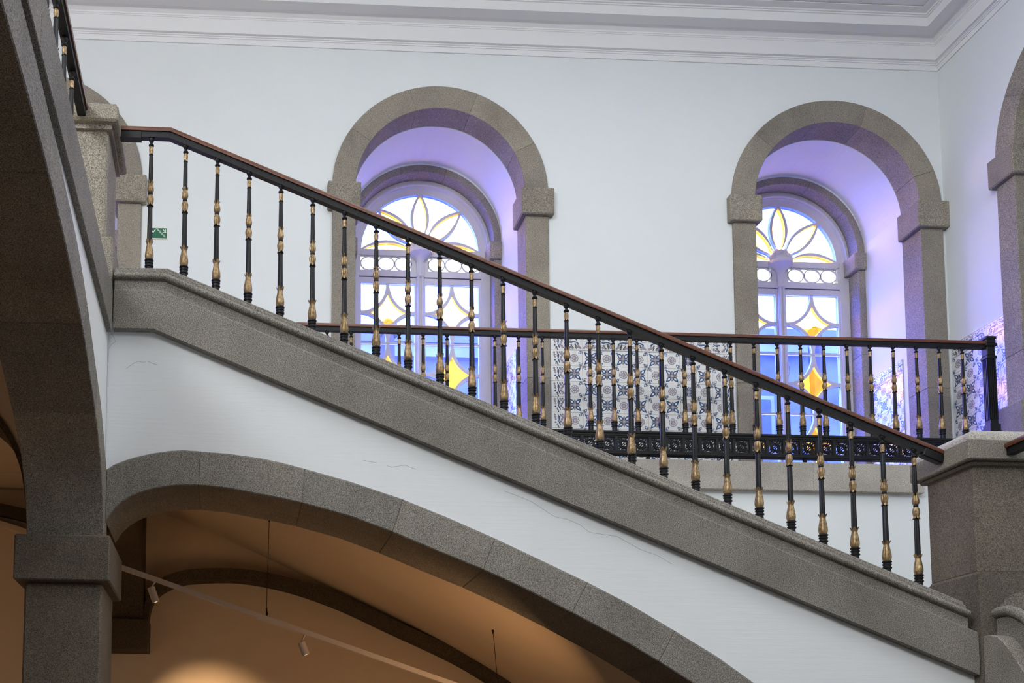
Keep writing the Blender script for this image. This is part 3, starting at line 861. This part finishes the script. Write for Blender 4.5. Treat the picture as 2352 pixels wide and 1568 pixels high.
def leaf(mb, x, z, a, l, layer, mat=2):
    face(mb, rot([(0, -.06 * l), (.22 * l, -.20 * l), (.28 * l, -.05 * l), (.52 * l, -.24 * l), (.55 * l, -.05 * l), (.80 * l, -.17 * l), (1.0 * l, .02 * l), (.80 * l, .14 * l), (.60 * l, .04 * l), (.50 * l, .21 * l), (.32 * l, .04 * l), (.16 * l, .18 * l), (0, .06 * l)], a, x, z), mat, layer)
def border_tile(w, h, kind):
    """kind h: band along the top (bird and sprigs, blue rules above and below); v: upright band; corner"""
    mb = tile_mb(w, h)
    if kind == 'h':
        face(mb, [(-w / 2 + .001, h / 2 - .007), (w / 2 - .001, h / 2 - .007), (w / 2 - .001, h / 2 - .0035), (-w / 2 + .001, h / 2 - .0035)], 1, 1)
        face(mb, [(-w / 2 + .001, -h / 2 + .004), (w / 2 - .001, -h / 2 + .004), (w / 2 - .001, -h / 2 + .008), (-w / 2 + .001, -h / 2 + .008)], 1, 1)
        ribbon(mb, [(-.045, .012), (-.030, .010), (-.012, .014), (.012, .014), (.030, .006), (.046, -.012)], [.006, .010, .0075, .005, .007, .004], 1, 2)
        face(mb, [(-.050, .016), (-.036, .024), (-.016, .022), (-.008, .016), (-.030, .013)], 2, 3)
        ribbon(mb, [(-.062, .030), (-.052, .020), (-.045, .012)], .004, 1, 2)
        ribbon(mb, [(-.025, .004), (-.022, -.006)], .002, 1, 2)
        tulip(mb, .022, .038, 0, .017, 2)
        ribbon(mb, [(.022, .030), (.026, .022), (.045, .024), (.068, .022)], .0015, 3, 2)
        leaf(mb, -.068, -.024, -.35, .075, 2); leaf(mb, .068, -.046, 2.75, .070, 2); leaf(mb, .010, .000, -1.35, .056, 3, 3)
        leaf(mb, -.040, .030, .55, .046, 2); leaf(mb, -.070, .050, -.6, .034, 2); leaf(mb, .044, .050, -.5, .032, 2)
        leaf(mb, -.030, -.012, -.9, .046, 3, 3); leaf(mb, .028, -.008, -.8, .050, 2)
        ribbon(mb, [(-.072, -.010), (-.050, -.018), (-.020, -.012), (.010, -.004)], .0016, 3, 2); tulip(mb, -.060, .006, 1.2, .011, 2)
    else:
        if kind in ('v', 'c'):
            face(mb, [(-w / 2 + .0035, -h / 2 + .001), (-w / 2 + .0065, -h / 2 + .001), (-w / 2 + .0065, h / 2 - .001), (-w / 2 + .0035, h / 2 - .001)], 1, 1)
        if kind == 'c':
            face(mb, [(-w / 2 + .004, h / 2 - .007), (w / 2 - .001, h / 2 - .007), (w / 2 - .001, h / 2 - .0035), (-w / 2 + .004, h / 2 - .0035)], 1, 1)
        ribbon(mb, [(-.012, .062), (-.006, .045), (.004, .030), (.003, .010), (-.002, -.010), (.008, -.032), (.018, -.050)], [.003, .004, .006, .005, .0045, .006, .003], 1, 2)
        face(mb, [(-.010, .040), (-.002, .030), (-.001, .012), (-.008, .002), (-.013, .018)], 2, 3)
        tulip(mb, .034, .055, 0, .014, 2); tulip(mb, -.030, -.020, .9, .016, 2)
        leaf(mb, .008, .060, -.9, .060, 2); leaf(mb, .020, .000, 1.0, .062, 2); leaf(mb, .012, -.006, -.75, .066, 2)
        leaf(mb, -.040, .060, -1.35, .066, 2); leaf(mb, -.016, -.030, -1.2, .046, 2, 3); leaf(mb, .030, -.048, .4, .034, 2)
        ribbon(mb, [(.010, .058), (.030, .040), (.038, .014), (.026, -.012), (.006, -.026)], .0018, 3, 2); ribbon(mb, [(-.006, -.030), (-.024, -.040), (-.028, -.060)], .0018, 3, 2)
    return mb.mesh('border_tile', TM)
ME_R, ME_S = rosette_tile(), star_tile()
BW, BC = .134, .145
ME_H, ME_V, ME_C = border_tile(TP, BW, 'h'), border_tile(BC, TZ, 'v'), border_tile(BC, BW, 'c')
def half(me, keep):
    """a tile sawn in half down its middle"""
    import bmesh
    bm = bmesh.new(); bm.from_mesh(me)
    bmesh.ops.bisect_plane(bm, geom=bm.verts[:] + bm.edges[:] + bm.faces[:], plane_co=(0, 0, 0), plane_no=(1, 0, 0), clear_outer=True)
    m2 = me.copy(); m2.name = me.name + '_half'; bm.to_mesh(m2); bm.free(); return m2
ME_Rh, ME_Sh, ME_Hh = half(ME_R, 1), half(ME_S, 1), half(ME_H, 1)
ZT = 5.690
def dado(fnpos, rz, width, label, left=True, right=True, rows=9, phase=0):
    """tiles set on a wall: fnpos(u) -> (x, y) of the wall face at u metres from its left end"""
    x, y = fnpos(0)
    t = thing('tile_dado', (x, y, ZF), label, 'tiles')
    def put(name, me, u, z, flip=False):
        px, py = fnpos(u)
        o = place(name, me, (px - x, py - y, z - ZF), t)
        o.rotation_euler = (0, 0, rz)
        if flip: o.scale = (-1, 1, 1)
    u0 = BC if left else 0
    u1 = width - (BC if right else 0)
    n = (u1 - u0) / TP
    full = int(n + .05); part = n - full > .2
    if left:
        put('corner_tile', ME_C, BC / 2, ZT - BW / 2)
        for r in range(rows): put('border_tile', ME_V, BC / 2, ZT - BW - TZ * (r + .5))
    if right:
        put('corner_tile', ME_C, width - BC / 2, ZT - BW / 2, True)
        for r in range(rows): put('border_tile', ME_V, width - BC / 2, ZT - BW - TZ * (r + .5), True)
    for k in range(full):
        put('border_tile', ME_H, u0 + TP * (k + .5), ZT - BW / 2, k % 2 == 1)
        for r in range(rows):
            star = (k + r + phase) % 2 == 1
            put('star_tile' if star else 'rosette_tile', ME_S if star else ME_R, u0 + TP * (k + .5), ZT - BW - TZ * (r + .5))
    if part:
        put('border_tile', ME_Hh, u0 + TP * (full + .5), ZT - BW / 2)
        for r in range(rows):
            star = (full + r + phase) % 2 == 1
            put('star_tile' if star else 'rosette_tile', ME_Sh if star else ME_Rh, u0 + TP * (full + .5), ZT - BW - TZ * (r + .5))
    return t
UL = WX[1] + RO + .006; UR = WX[2] - RO - .006
dado(lambda u: (UL + u, YW - .001), 0, UR - UL, 'blue and white tile panel on the wall between the two windows')
dado(lambda u: (XW - .001, YW - .034 - u), -PI / 2, YW - .034 - 8.73, 'blue and white tile panel on the right-hand wall behind the iron post', left=False, right=False, phase=0)
for i, lab in ((1, 'blue and white tiles in the deep side of the middle window'), (2, 'blue and white tiles in the deep side of the right-hand window')):
    dado(lambda u, i=i: (WX[i] + RI - .001, YR - .01 - u), -PI / 2, .585, lab, left=False, right=False, phase=1)

# ------------------------------------------------------------------ balusters (one set of meshes, shared by all)
HB = .763
U = HB / 1140.0
def zz_(y): return (1300 - y) * U
def rr_(d): return d * U / 2
def bal_meshes():
    b = MB()
    foot = [(rr_(66), -.075), (rr_(66), -.01), (rr_(62), zz_(1296)), (rr_(78), zz_(1292)), (rr_(80), zz_(1282)), (rr_(64), zz_(1276)), (rr_(64), zz_(1268)), (rr_(76), zz_(1264)), (rr_(78), zz_(1254)), (rr_(62), zz_(1250)), (rr_(66), zz_(1243)), (rr_(82), zz_(1240)), (rr_(82), zz_(1232)), (rr_(60), zz_(1226)), (rr_(44), zz_(1200))]
    b.lathe(foot, 14)
    fl = lambda d: rr_(d)
    b.lathe([(fl(40), zz_(1130)), (fl(47), zz_(1060)), (fl(40), zz_(764)), (fl(30), zz_(755))], 20, 10, caps=False)
    for i in range(len(b.v) - 80, len(b.v)):
        x, y, z = b.v[i]
        th = math.atan2(y, x); k = 1 + .055 * math.cos(10 * th)
        b.v[i] = (x * k, y * k, z)
    b.lathe([(rr_(48), zz_(765)), (rr_(58), zz_(762)), (rr_(30), zz_(754))], 14)
    b.lathe([(rr_(26), zz_(672)), (rr_(40), zz_(662)), (rr_(44), zz_(654)), (rr_(40), zz_(646)), (rr_(26), zz_(638))], 14)
    b.lathe([(fl(30), zz_(560)), (fl(40), zz_(525)), (fl(34), zz_(318)), (fl(26), zz_(305))], 20, 10, caps=False)
    for i in range(len(b.v) - 80, len(b.v)):
        x, y, z = b.v[i]
        th = math.atan2(y, x); k = 1 + .055 * math.cos(10 * th)
        b.v[i] = (x * k, y * k, z)
    b.lathe([(rr_(34), zz_(318)), (rr_(42), zz_(314)), (rr_(24), zz_(306))], 12)
    b.lathe([(rr_(24), zz_(245)), (rr_(46), zz_(236)), (rr_(50), zz_(230)), (rr_(44), zz_(222)), (rr_(26), zz_(214)), (rr_(24), zz_(206)), (rr_(44), zz_(192)), (rr_(52), zz_(178)), (rr_(48), zz_(166)), (rr_(36), zz_(160)), (rr_(36), zz_(150))], 14)
    stem = smooth_mesh(b.mesh('baluster', M['iron']), 35)
    g = MB()
    def P(rows): return [(rr_(d), zz_(y), rr_(a), az) for d, y, a, az in rows]
    g.lathe(P([(60, 1228, 0, 0), (68, 1220, 3, 0), (75, 1200, 5, 0), (74, 1180, 5, 0), (66, 1152, 5, 0), (55, 1124, 4, 0), (48, 1104, 3, 0), (46, 1090, 3, .002), (50, 1078, 5, .006), (58, 1071, 9, .009), (66, 1070, 11, .008), (60, 1076, 9, .006), (44, 1094, 2, 0)]), 50, 5, caps=False)
    vase = smooth_mesh(g.mesh('gilt_vase', M['gilt']), 32)
    g = MB()
    g.lathe(P([(34, 664, 0, 0), (47, 672, 4, 0), (56, 688, 6, 0), (58, 702, 6, 0), (53, 720, 6, 0), (45, 736, 4, -.001), (41, 744, 4, -.004), (45, 749, 7, -.008), (53, 752, 11, -.009), (40, 740, 3, 0)]), 40, 5, caps=False)
    lower = smooth_mesh(g.mesh('gilt_bud', M['gilt']), 32)
    g = MB()
    g.lathe(P([(34, 644, 0, 0), (46, 638, 4, 0), (55, 622, 6, 0), (56, 609, 6, 0), (49, 590, 6, 0), (40, 573, 4, .001), (36, 563, 4, .005), (40, 558, 7, .010), (49, 556, 11, .010), (36, 568, 3, 0)]), 40, 5, caps=False)
    upper = smooth_mesh(g.mesh('gilt_bud', M['gilt']), 32)
    g = MB()
    g.lathe(P([(28, 242, 0, 0), (34, 250, 2, 0), (38, 266, 3, 0), (36, 284, 3, 0), (32, 296, 2, -.003), (37, 306, 4, -.005), (28, 298, 1, 0)]), 30, 6, caps=False)
    topb = smooth_mesh(g.mesh('gilt_bud', M['gilt']), 32)
    return stem, (('gilt_vase', vase), ('gilt_bud', lower), ('gilt_bud', upper), ('gilt_bud', topb))
STEM, GOLD = bal_meshes()
def baluster(parent, p, h=HB):
    o = place('baluster', STEM, Vector(p) - wl(parent), parent)
    o.scale = (1, 1, h / HB)
    o.rotation_euler = (0, 0, random.uniform(0, 1.0))
    for n, me in GOLD: place(n, me, (0, 0, 0), o)
# handrail profiles: (sideways, up) from the top centre line
WOODP = [(-.030, -.030), (-.033, -.018), (-.030, -.007), (-.020, -.001), (0, 0), (.020, -.001), (.030, -.007), (.033, -.018), (.030, -.030)]
IRONP = [(-.021, -.065), (-.021, -.029), (.021, -.029), (.021, -.065)]
def rail(parent, pts, side, k=1.0):
    """pts: top centre line; side: horizontal unit vector across the rail"""
    P = [Vector(p) for p in pts]; s_ = Vector(side)
    for nm, pr, mt in (('handrail', WOODP, M['wood']), ('rail_bar', IRONP, M['iron'])):
        fr = []
        for i, p in enumerate(P):
            ds = []
            if i > 0: ds.append((P[i] - P[i - 1]).normalized())
            if i < len(P) - 1: ds.append((P[i + 1] - P[i]).normalized())
            ups = [d.cross(s_) if d.cross(s_).z > 0 else -d.cross(s_) for d in ds]
            u = sum(ups, Vector((0, 0, 0))); u.normalize(); kk = 1 / u.dot(ups[0])
            fr.append(lambda a, b, p=p, u=u, kk=kk: tuple(p + s_ * a * k + u * (b * kk * k)))
        MB().sweep(pr, fr).build(nm, mt, parent, smooth=40)
# stair railing
YB1 = 6.18
sr = thing('stair_railing', (1.8, YB1, 2.6), 'sloping black and gilt iron railing with mahogany handrail on the near flight', 'railing')
r0, r1, r2 = aY(283, 291.5, YB1), aY(394, 297, YB1), aY(2166, 1036, YB1)
r0.x = -.70; r0.z = r1.z
rail(sr, [r0, r1, r2], (0, 1, 0))
e = (r2 - r1).normalized()
mb = MB()
up_ = Vector((-e.z, 0, e.x))
mb.sweep([(-.026, -.085), (-.026, -.028), (.026, -.028), (.026, -.085)], [lambda a, b, q=r2 + e * d_: tuple(q + Vector((0, a, 0)) + up_ * b) for d_ in (-.12, 0.012)])
mb.build('rail_end', M['iron'], sr, bevel=.006)
MB().box(-.70, -.555, YB1 - .026, YB1 + .026, r0.z - .075, r0.z - .034).build('wall_bracket', M['iron'], sr)
bx = [348, 425] + [425 + (2105 - 425) * k / 23 for k in range(1, 24)]
bl0, bl1 = aY(422, 626, YB1), aY(2111, 1338, YB1)
for i, px in enumerate(bx):
    q = aY(px, 600, YB1)
    if i == 0: x, z = -.494, aY(343, 610, YB1).z
    else:
        x = lerp(bl0.x, bl1.x, (i - 1) / 23); z = lerp(bl0.z, bl1.z, (i - 1) / 23)
    top_z = (r1.z if x < r1.x else r1.z + (r2.z - r1.z) * (x - r1.x) / (r2.x - r1.x)) - .064
    zc_ = at_path(-.022, x) + .060
    baluster(sr, (x, YB1, zc_), top_z - zc_ + .006)
# landing railing
YL = 8.60
lr = thing('landing_railing', (3.5, YL, ZF), 'level black and gilt iron railing on the far landing in front of the windows', 'railing')
a, b = aY(725, 743.5, YL), aY(2255, 783.5, YL)
zr = (a.z + b.z) / 2
XP = aY(2272, 850, YL).x
rail(lr, [(-.4, YL, zr), (XP - .03, YL, zr)], (0, 1, 0))
zt_g, zb_g = aY(1900, 1002, YL).z, aY(1900, 1056, YL).z
for k in range(-8, 25):
    x = 1.395 + .2002 * k
    o = (x, YL, zr - .064 - HB + .004)
    if x < XP - .1: baluster(lr, o)
# cast iron girder under the balusters
hg = zt_g - zb_g
XG0, XG1 = -.4, XP - .05
MB().box(XG0, XG1, YL - .032, YL + .032, zt_g - .022, zt_g).build('top_bar', M['iron'], lr, bevel=.005)
MB().box(XG0, XG1, YL - .022, YL + .022, zt_g - .038, zt_g - .022).build('top_fillet', M['iron'], lr)
mb = MB(); mb.box(XG0, XG1, YL - .036, YL + .036, zb_g, zb_g + .026); mb.build('bottom_bar', M['iron'], lr, bevel=.007)
PW = .1424
ph = hg - .064
def girder_panel():
    mb = MB()
    w, h = PW, ph
    def frm(x0, x1, z0, z1, t, y0, y1):
        mb.box(x0, x1, y0, y1, z0, z0 + t); mb.box(x0, x1, y0, y1, z1 - t, z1)
        mb.box(x0, x0 + t, y0, y1, z0 + t, z1 - t); mb.box(x1 - t, x1, y0, y1, z0 + t, z1 - t)
    frm(-w / 2, w / 2, 0, h, .011, -.016, .016)
    frm(-w / 2 + .011, w / 2 - .011, .011, h - .011, .006, -.009, .009)
    cz = h / 2
    oc = lambda r: [(r * math.cos(PI / 8 + PI / 4 * k), cz + r * math.sin(PI / 8 + PI / 4 * k)) for k in range(8)]
    mb.band(oc(.033), oc(.041), XZ, -.012, .008, close=True)
    mb.band(circ(.021, 14, 0, cz), circ(.027, 14, 0, cz), XZ, -.012, .006, close=True)
    mb.band(circ(.024, 14, 0, cz), circ(.035, 14, 0, cz), XZ, -.004, .004, close=True)
    for k in range(4):
        a = k * PI / 2
        P = [(p, q + cz) for p, q in rot([(.002, 0), (.009, .006), (.021, 0), (.009, -.006)], a)]
        mb.prism(P, XZ, -.009, .003)
        d = PI / 4 + a
        P = [(p, q + cz) for p, q in rot([(.037, -.006), (.066, -.009), (.074, 0), (.066, .009), (.037, .006)], d)]
        mb.prism(P, XZ, -.006, .004)
        for e in (-.32, .32):
            P = [(p, q + cz) for p, q in rot([(.040, -.003), (.064, -.004), (.066, .004), (.040, .003)], d + e)]
            mb.prism(P, XZ, -.005, .004)
        P = [(p, q + cz) for p, q in rot([(.038, -.016), (.045, -.020), (.045, -.007), (.038, -.005)], a)]
        mb.prism(P, XZ, -.006, .004)
        P = [(p, q + cz) for p, q in rot([(.038, .016), (.045, .020), (.045, .007), (.038, .005)], a)]
        mb.prism(P, XZ, -.006, .004)
    return mb.mesh('girder_panel', M['iron'])
GP = girder_panel()
xg = XG0 + PW / 2
x_ref = aY(1433, 1017, YL).x
xg = x_ref - PW * int((x_ref - XG0) / PW)
while xg < XG1 - PW * .4:
    place('girder_panel', GP, Vector((xg, YL, zb_g + .026)) - wl(lr), lr)
    xg += PW
for k in range(9):
    x = XG0 + .55 + .665 * k
    if x < XG1: MB().box(x - .012, x + .012, YL - .012, YL + .012, ZF - .012, zb_g + .002).build('foot', M['iron'], lr)
# iron end post of the landing railing
PS = .80
def sq(mb, h, z0, z1): mb.box(XP - h * PS, XP + h * PS, YL - h * PS, YL + h * PS, z0, z1)
post = thing('iron_post', (XP, YL, ZF), 'fluted black cast iron post ending the landing railing by the tiled wall', 'post')
zp = aY(2278, 775, YL).z
mb = MB(); sq(mb, .042, 4.66, zp - .19)
for k in range(4):
    for s in (-1, 1):
        mb.box(XP + PS * (-.034 + k * .0205 - .004), XP + PS * (-.034 + k * .0205 + .006), YL + PS * (s * .045 - .004), YL + PS * (s * .045 + .004), 4.7, zp - .2)
        mb.box(XP + PS * (s * .045 - .004), XP + PS * (s * .045 + .004), YL + PS * (-.034 + k * .0205 - .004), YL + PS * (-.034 + k * .0205 + .006), 4.7, zp - .2)
mb.build('shaft', M['iron'], post)
mb = MB(); sq(mb, .062, ZF, 4.60); sq(mb, .056, 4.60, 4.66)
for k in range(6):
    for j in range(5):
        for s in (-1, 1):
            mb.box(XP + PS * (-.055 + k * .02), XP + PS * (-.045 + k * .02), YL + PS * (s * .064 - .004), YL + PS * (s * .064 + .004), 4.43 + j * .035, 4.45 + j * .035)
            mb.box(XP + PS * (s * .064 - .004), XP + PS * (s * .064 + .004), YL + PS * (-.055 + k * .02), YL + PS * (-.045 + k * .02), 4.43 + j * .035, 4.45 + j * .035)
mb.build('base', M['iron'], post)
mb = MB(); sq(mb, .055, zp - .20, zp - .17); sq(mb, .045, zp - .17, zp - .09); sq(mb, .062, zp - .09, zp - .065); sq(mb, .052, zp - .065, zp - .03); sq(mb, .058, zp - .03, zp - .003)
mb.build('capital', M['iron'], post, bevel=.006)
# gallery railing
XG = -.885
gr = thing('gallery_railing', (XG, 4, 4.57), 'black and gilt iron railing of the upper gallery at the top left corner', 'railing')
zg = r1.z + .01
rail(gr, [(XG, -4.5, zg), (XG, 5.985, zg)], (1, 0, 0), 1.12)
yb = 5.59
while yb > 1.5:
    baluster(gr, (XG, yb, zg - .07 - HB)); yb -= .272
# rail of the next flight, at the right edge of the picture
hr = thing('lower_railing', (4.55, 5.8, 3.4), 'short end of mahogany handrail on iron bar leaving the lower newel at the right edge', 'railing')
q = aY(2312, 1016, 5.94)
rail(hr, [(q.x + .02, 5.94, q.z), (q.x + .02, 5.6, q.z + .005), (q.x + .02, 5.3, q.z - .03), (q.x + .02, 4.6, q.z - .35)], (1, 0, 0), 1.15)

# ------------------------------------------------------------------ exit sign
s0, s1 = aY(331, 520, YW), aY(385, 552, YW)
sg = thing('exit_sign', ((s0.x + s1.x) / 2, YW, s1.z), 'green stair escape sign with white steps and arrow on the wall behind the first balusters', 'sign')
x0, x1, z1, z0 = WX[0] + RO + .045, s1.x, s0.z - .005, s1.z + .006
MB().box(x0, x1, YW - .006, YW - .0005, z0, z1).build('panel', M['signw'], sg)
MB().box(x0 + .010, x1 - .008, YW - .0075, YW - .006, z0 + .010, z1 - .010).build('green_field', M['green'], sg)
mb = MB()
def glyph(pts, w): 
    L = [Vector(p) for p in pts]
    for k, (p, q_) in enumerate(zip(L, L[1:])):
        d = (q_ - p).normalized(); n = Vector((-d.y, d.x)) * w
        mb.prism([tuple(p + n - d * w), tuple(q_ + n + d * w), tuple(q_ - n + d * w), tuple(p - n - d * w)], XZ, YW - .0090 - .0003 * (k % 2), YW - .0075)
W_, H_ = x1 - x0, z1 - z0
st = [(x0 + W_ * .46, z0 + H_ * .84)]
for k in range(4):
    st.append((st[-1][0] + W_ * .092, st[-1][1])); st.append((st[-1][0], st[-1][1] - H_ * .16))
st.append((st[-1][0] + W_ * .08, st[-1][1]))
glyph(st, .0026)
glyph([(x0 + W_ * .78, z0 + H_ * .82), (x0 + W_ * .90, z0 + H_ * .56)], .0032)
glyph([(x0 + W_ * .79, z0 + H_ * .56), (x0 + W_ * .90, z0 + H_ * .56), (x0 + W_ * .90, z0 + H_ * .80)], .0032)
glyph([(x0 + W_ * .28, z0 + H_ * .66), (x0 + W_ * .33, z0 + H_ * .54), (x0 + W_ * .42, z0 + H_ * .76)], .0034)
glyph([(x0 + W_ * .08, z0 + H_ * .42), (x0 + W_ * .17, z0 + H_ * .42)], .003)
mb.build('pictogram', M['signw'], sg)

# ------------------------------------------------------------------ track lighting in the vaulted room
YT = 7.6
t0, t1 = aY(262, 1297, YT), aY(1130, 1602, YT)
tk = thing('light_track', t0, 'thin white lighting track hung on wires across the vaulted room', 'light track')
d = (t1 - t0).normalized(); upv = Vector((-d.z, 0, d.x))
def beam(p, q, h, w): return [lambda a, b, p=p: tuple(p + Vector((0, a * w, 0)) + upv * (b * h)) for p in (p, q)]
sqp = [(-.5, -.5), (-.5, .5), (.5, .5), (.5, -.5)]
tm = t0 + d * ((aY(612, 1413, YT) - t0).length)
MB().sweep(sqp, beam(t0, tm, .034, .036)).build('track_bar', M['track'], tk)
MB().sweep(sqp, beam(tm + d * .003, t1, .034, .036)).build('track_bar', M['track'], tk)
MB().sweep(sqp, beam(tm - d * .06 - upv * .019, tm + d * .09 - upv * .019, .008, .03)).build('joint_plate', M['track'], tk)
def vault_z(x):
    return interp(sorted(vault), x)
for px, pyt in ((612, 1413), (1147, 1600)):
    p = aY(px, pyt, YT); p = t0 + d * (p - t0).dot(d)
    tx = p.x + (.02 if px < 700 else -.035)
    mb = MB(); mb.tube([p + upv * .017, (tx, YT, vault_z(tx) - .004)], .0022, 6); mb.build('wire', M['iron'], tk)
    mb = MB(); mb.tube([p + upv * .015, p + upv * .03 + Vector((.003, 0, .0)), p + Vector((.006, 0, .075))], .006, 8); mb.build('wire_grip', M['iron'], tk)
    mb = MB(); mb.lathe([(.009, 0), (.009, -.012), (.006, -.022), (.002, -.032)], 10, 0); 
    mb.v = [(x + tx, y + YT, z + vault_z(tx)) for x, y, z in mb.v]; mb.build('ceiling_cup', M['iron'], tk)
def spot(px, py, px2, py2, px3, py3, label, power, aim, glow):
    a, b, e = aY(px, py, YT), aY(px2, py2, YT), aY(px3, py3, YT)
    s = thing('spotlight', a, label, 'spotlight')
    mb = MB(); mb.tube([a, b], .006, 8); mb.build('stem', M['track'], s)
    ax = (e - b).normalized()
    mb = MB(); mb.tube([b, b + ax * .004, e - ax * .004, e], .027, 16); mb.build('head', M['track'], s, smooth=40)
    mb = MB(); mb.tube([e - ax * .006, e + ax * .001], .010, 14); mb.build('lens', M['lamp'], s)
    light('spot_beam', 'SPOT', e + ax * .02, aim, power, (1.0, .66, .36), spot_size=math.radians(52), spot_blend=1.0, shadow_soft_size=.03)
spot(357, 1334, 347, 1349, 358, 1382, 'small tubular spotlight on the track beside the dark corbel', 150, (-.12, 8.95, 1.9), 1)
spot(700, 1457, 692, 1475, 703, 1503, 'small tubular spotlight hanging from the middle of the track', 22, (.3, 8.95, .5), 1)
# further warm lamps of the lower room, outside the picture
light('room_lamp', 'AREA', (1.7, 6.75, 1.7), (-.1, 9.0, 2.9), 9, (1.0, .57, .27), shape='DISK', size=1.2)
light('room_lamp', 'AREA', (-2.6, 7.4, 1.2), (-2.6, 7.4, 4), 6, (1.0, .57, .27), shape='DISK', size=1.2)
light('room_lamp', 'AREA', (-2.6, 4.2, 1.2), (-2.2, 4.4, 4), 4.5, (1.0, .57, .27), shape='DISK', size=1.2)

# ------------------------------------------------------------------ outside the windows
struct(MB().box(-60, 120, 12, 140, -2.2, -2).build('ground_street', M['ground']))
def building(px0, px1, pyt, Y, label, mat, floors, pitch):
    a, b = aY(px0, pyt, Y), aY(px1, pyt, Y)
    zt = (a.z + b.z) / 2
    t = thing('building', ((a.x + b.x) / 2, Y, -2), label, 'building')
    MB().box(a.x, b.x, Y, Y + 12, -2, zt - .5).build('wall', mat, t)
    MB().prism([(Y - .5, zt - .5), (Y + 12.5, zt - .5), (Y + 12, zt), (Y, zt)], YZ, a.x - .4, b.x + .4).build('roof', M['slate'], t)
    MB().box(a.x - .2, b.x + .2, Y - .35, Y, zt - 1.0, zt - .52).build('eaves', M['facade_l'], t)
    n = int((b.x - a.x) / pitch)
    for i in range(n):
        for f in range(floors):
            x = a.x + (i + .5) * (b.x - a.x) / n; z = zt - 3.6 - f * 3.4
            o = MB().box(x - .75, x + .75, Y - .12, Y + .02, z - 1.1, z + 1.1).build('window', M['facade_l'], t)
            MB().box(x - .6, x + .6, Y - .16, Y - .1, z - .95, z + .95).build('pane', M['slate'], o)
building(1560, 2200, 757, 36, 'dark slate roofed house seen through the right-hand window', M['facade'], 3, 3.4)
building(650, 1240, 768, 40, 'broad grey house seen through the middle window', M['facade'], 3, 3.8)
def tree(px, py, Y, r, label):
    c = aY(px, py, Y)
    t = thing('tree', (c.x, Y, -2), label, 'tree')
    mb = MB()
    for k in range(60):
        th, ph = random.uniform(0, 2 * PI), random.uniform(-.6, 1.2)
        q = Vector((c.x + r * .75 * math.cos(th) * math.cos(ph), Y + r * .75 * math.sin(th) * math.cos(ph), c.z - r + r * .75 * math.sin(ph)))
        s_ = r * random.uniform(.14, .26)
        mb.lathe([(.01, -s_), (s_ * .7, -s_ * .6), (s_, 0), (s_ * .75, s_ * .6), (.01, s_)], 7, 3)
        for i in range(len(mb.v) - 35, len(mb.v)):
            x, y, z = mb.v[i]; mb.v[i] = (q.x + x * random.uniform(.8, 1.15), q.y + y, q.z + z * random.uniform(.8, 1.15))
    mb.build('crown', M['leaf'], t)
    mb = MB(); mb.tube([(c.x, Y, -2), (c.x + .1, Y, (c.z - r) * .5), (c.x, Y, c.z - r)], .22, 8); mb.build('trunk', M['bark'], t)
tree(889, 733, 30, .36, 'bushy tree showing amber through the middle window')
tree(1870, 749, 34, .14, 'small tree rising over the roofline outside the right-hand window')
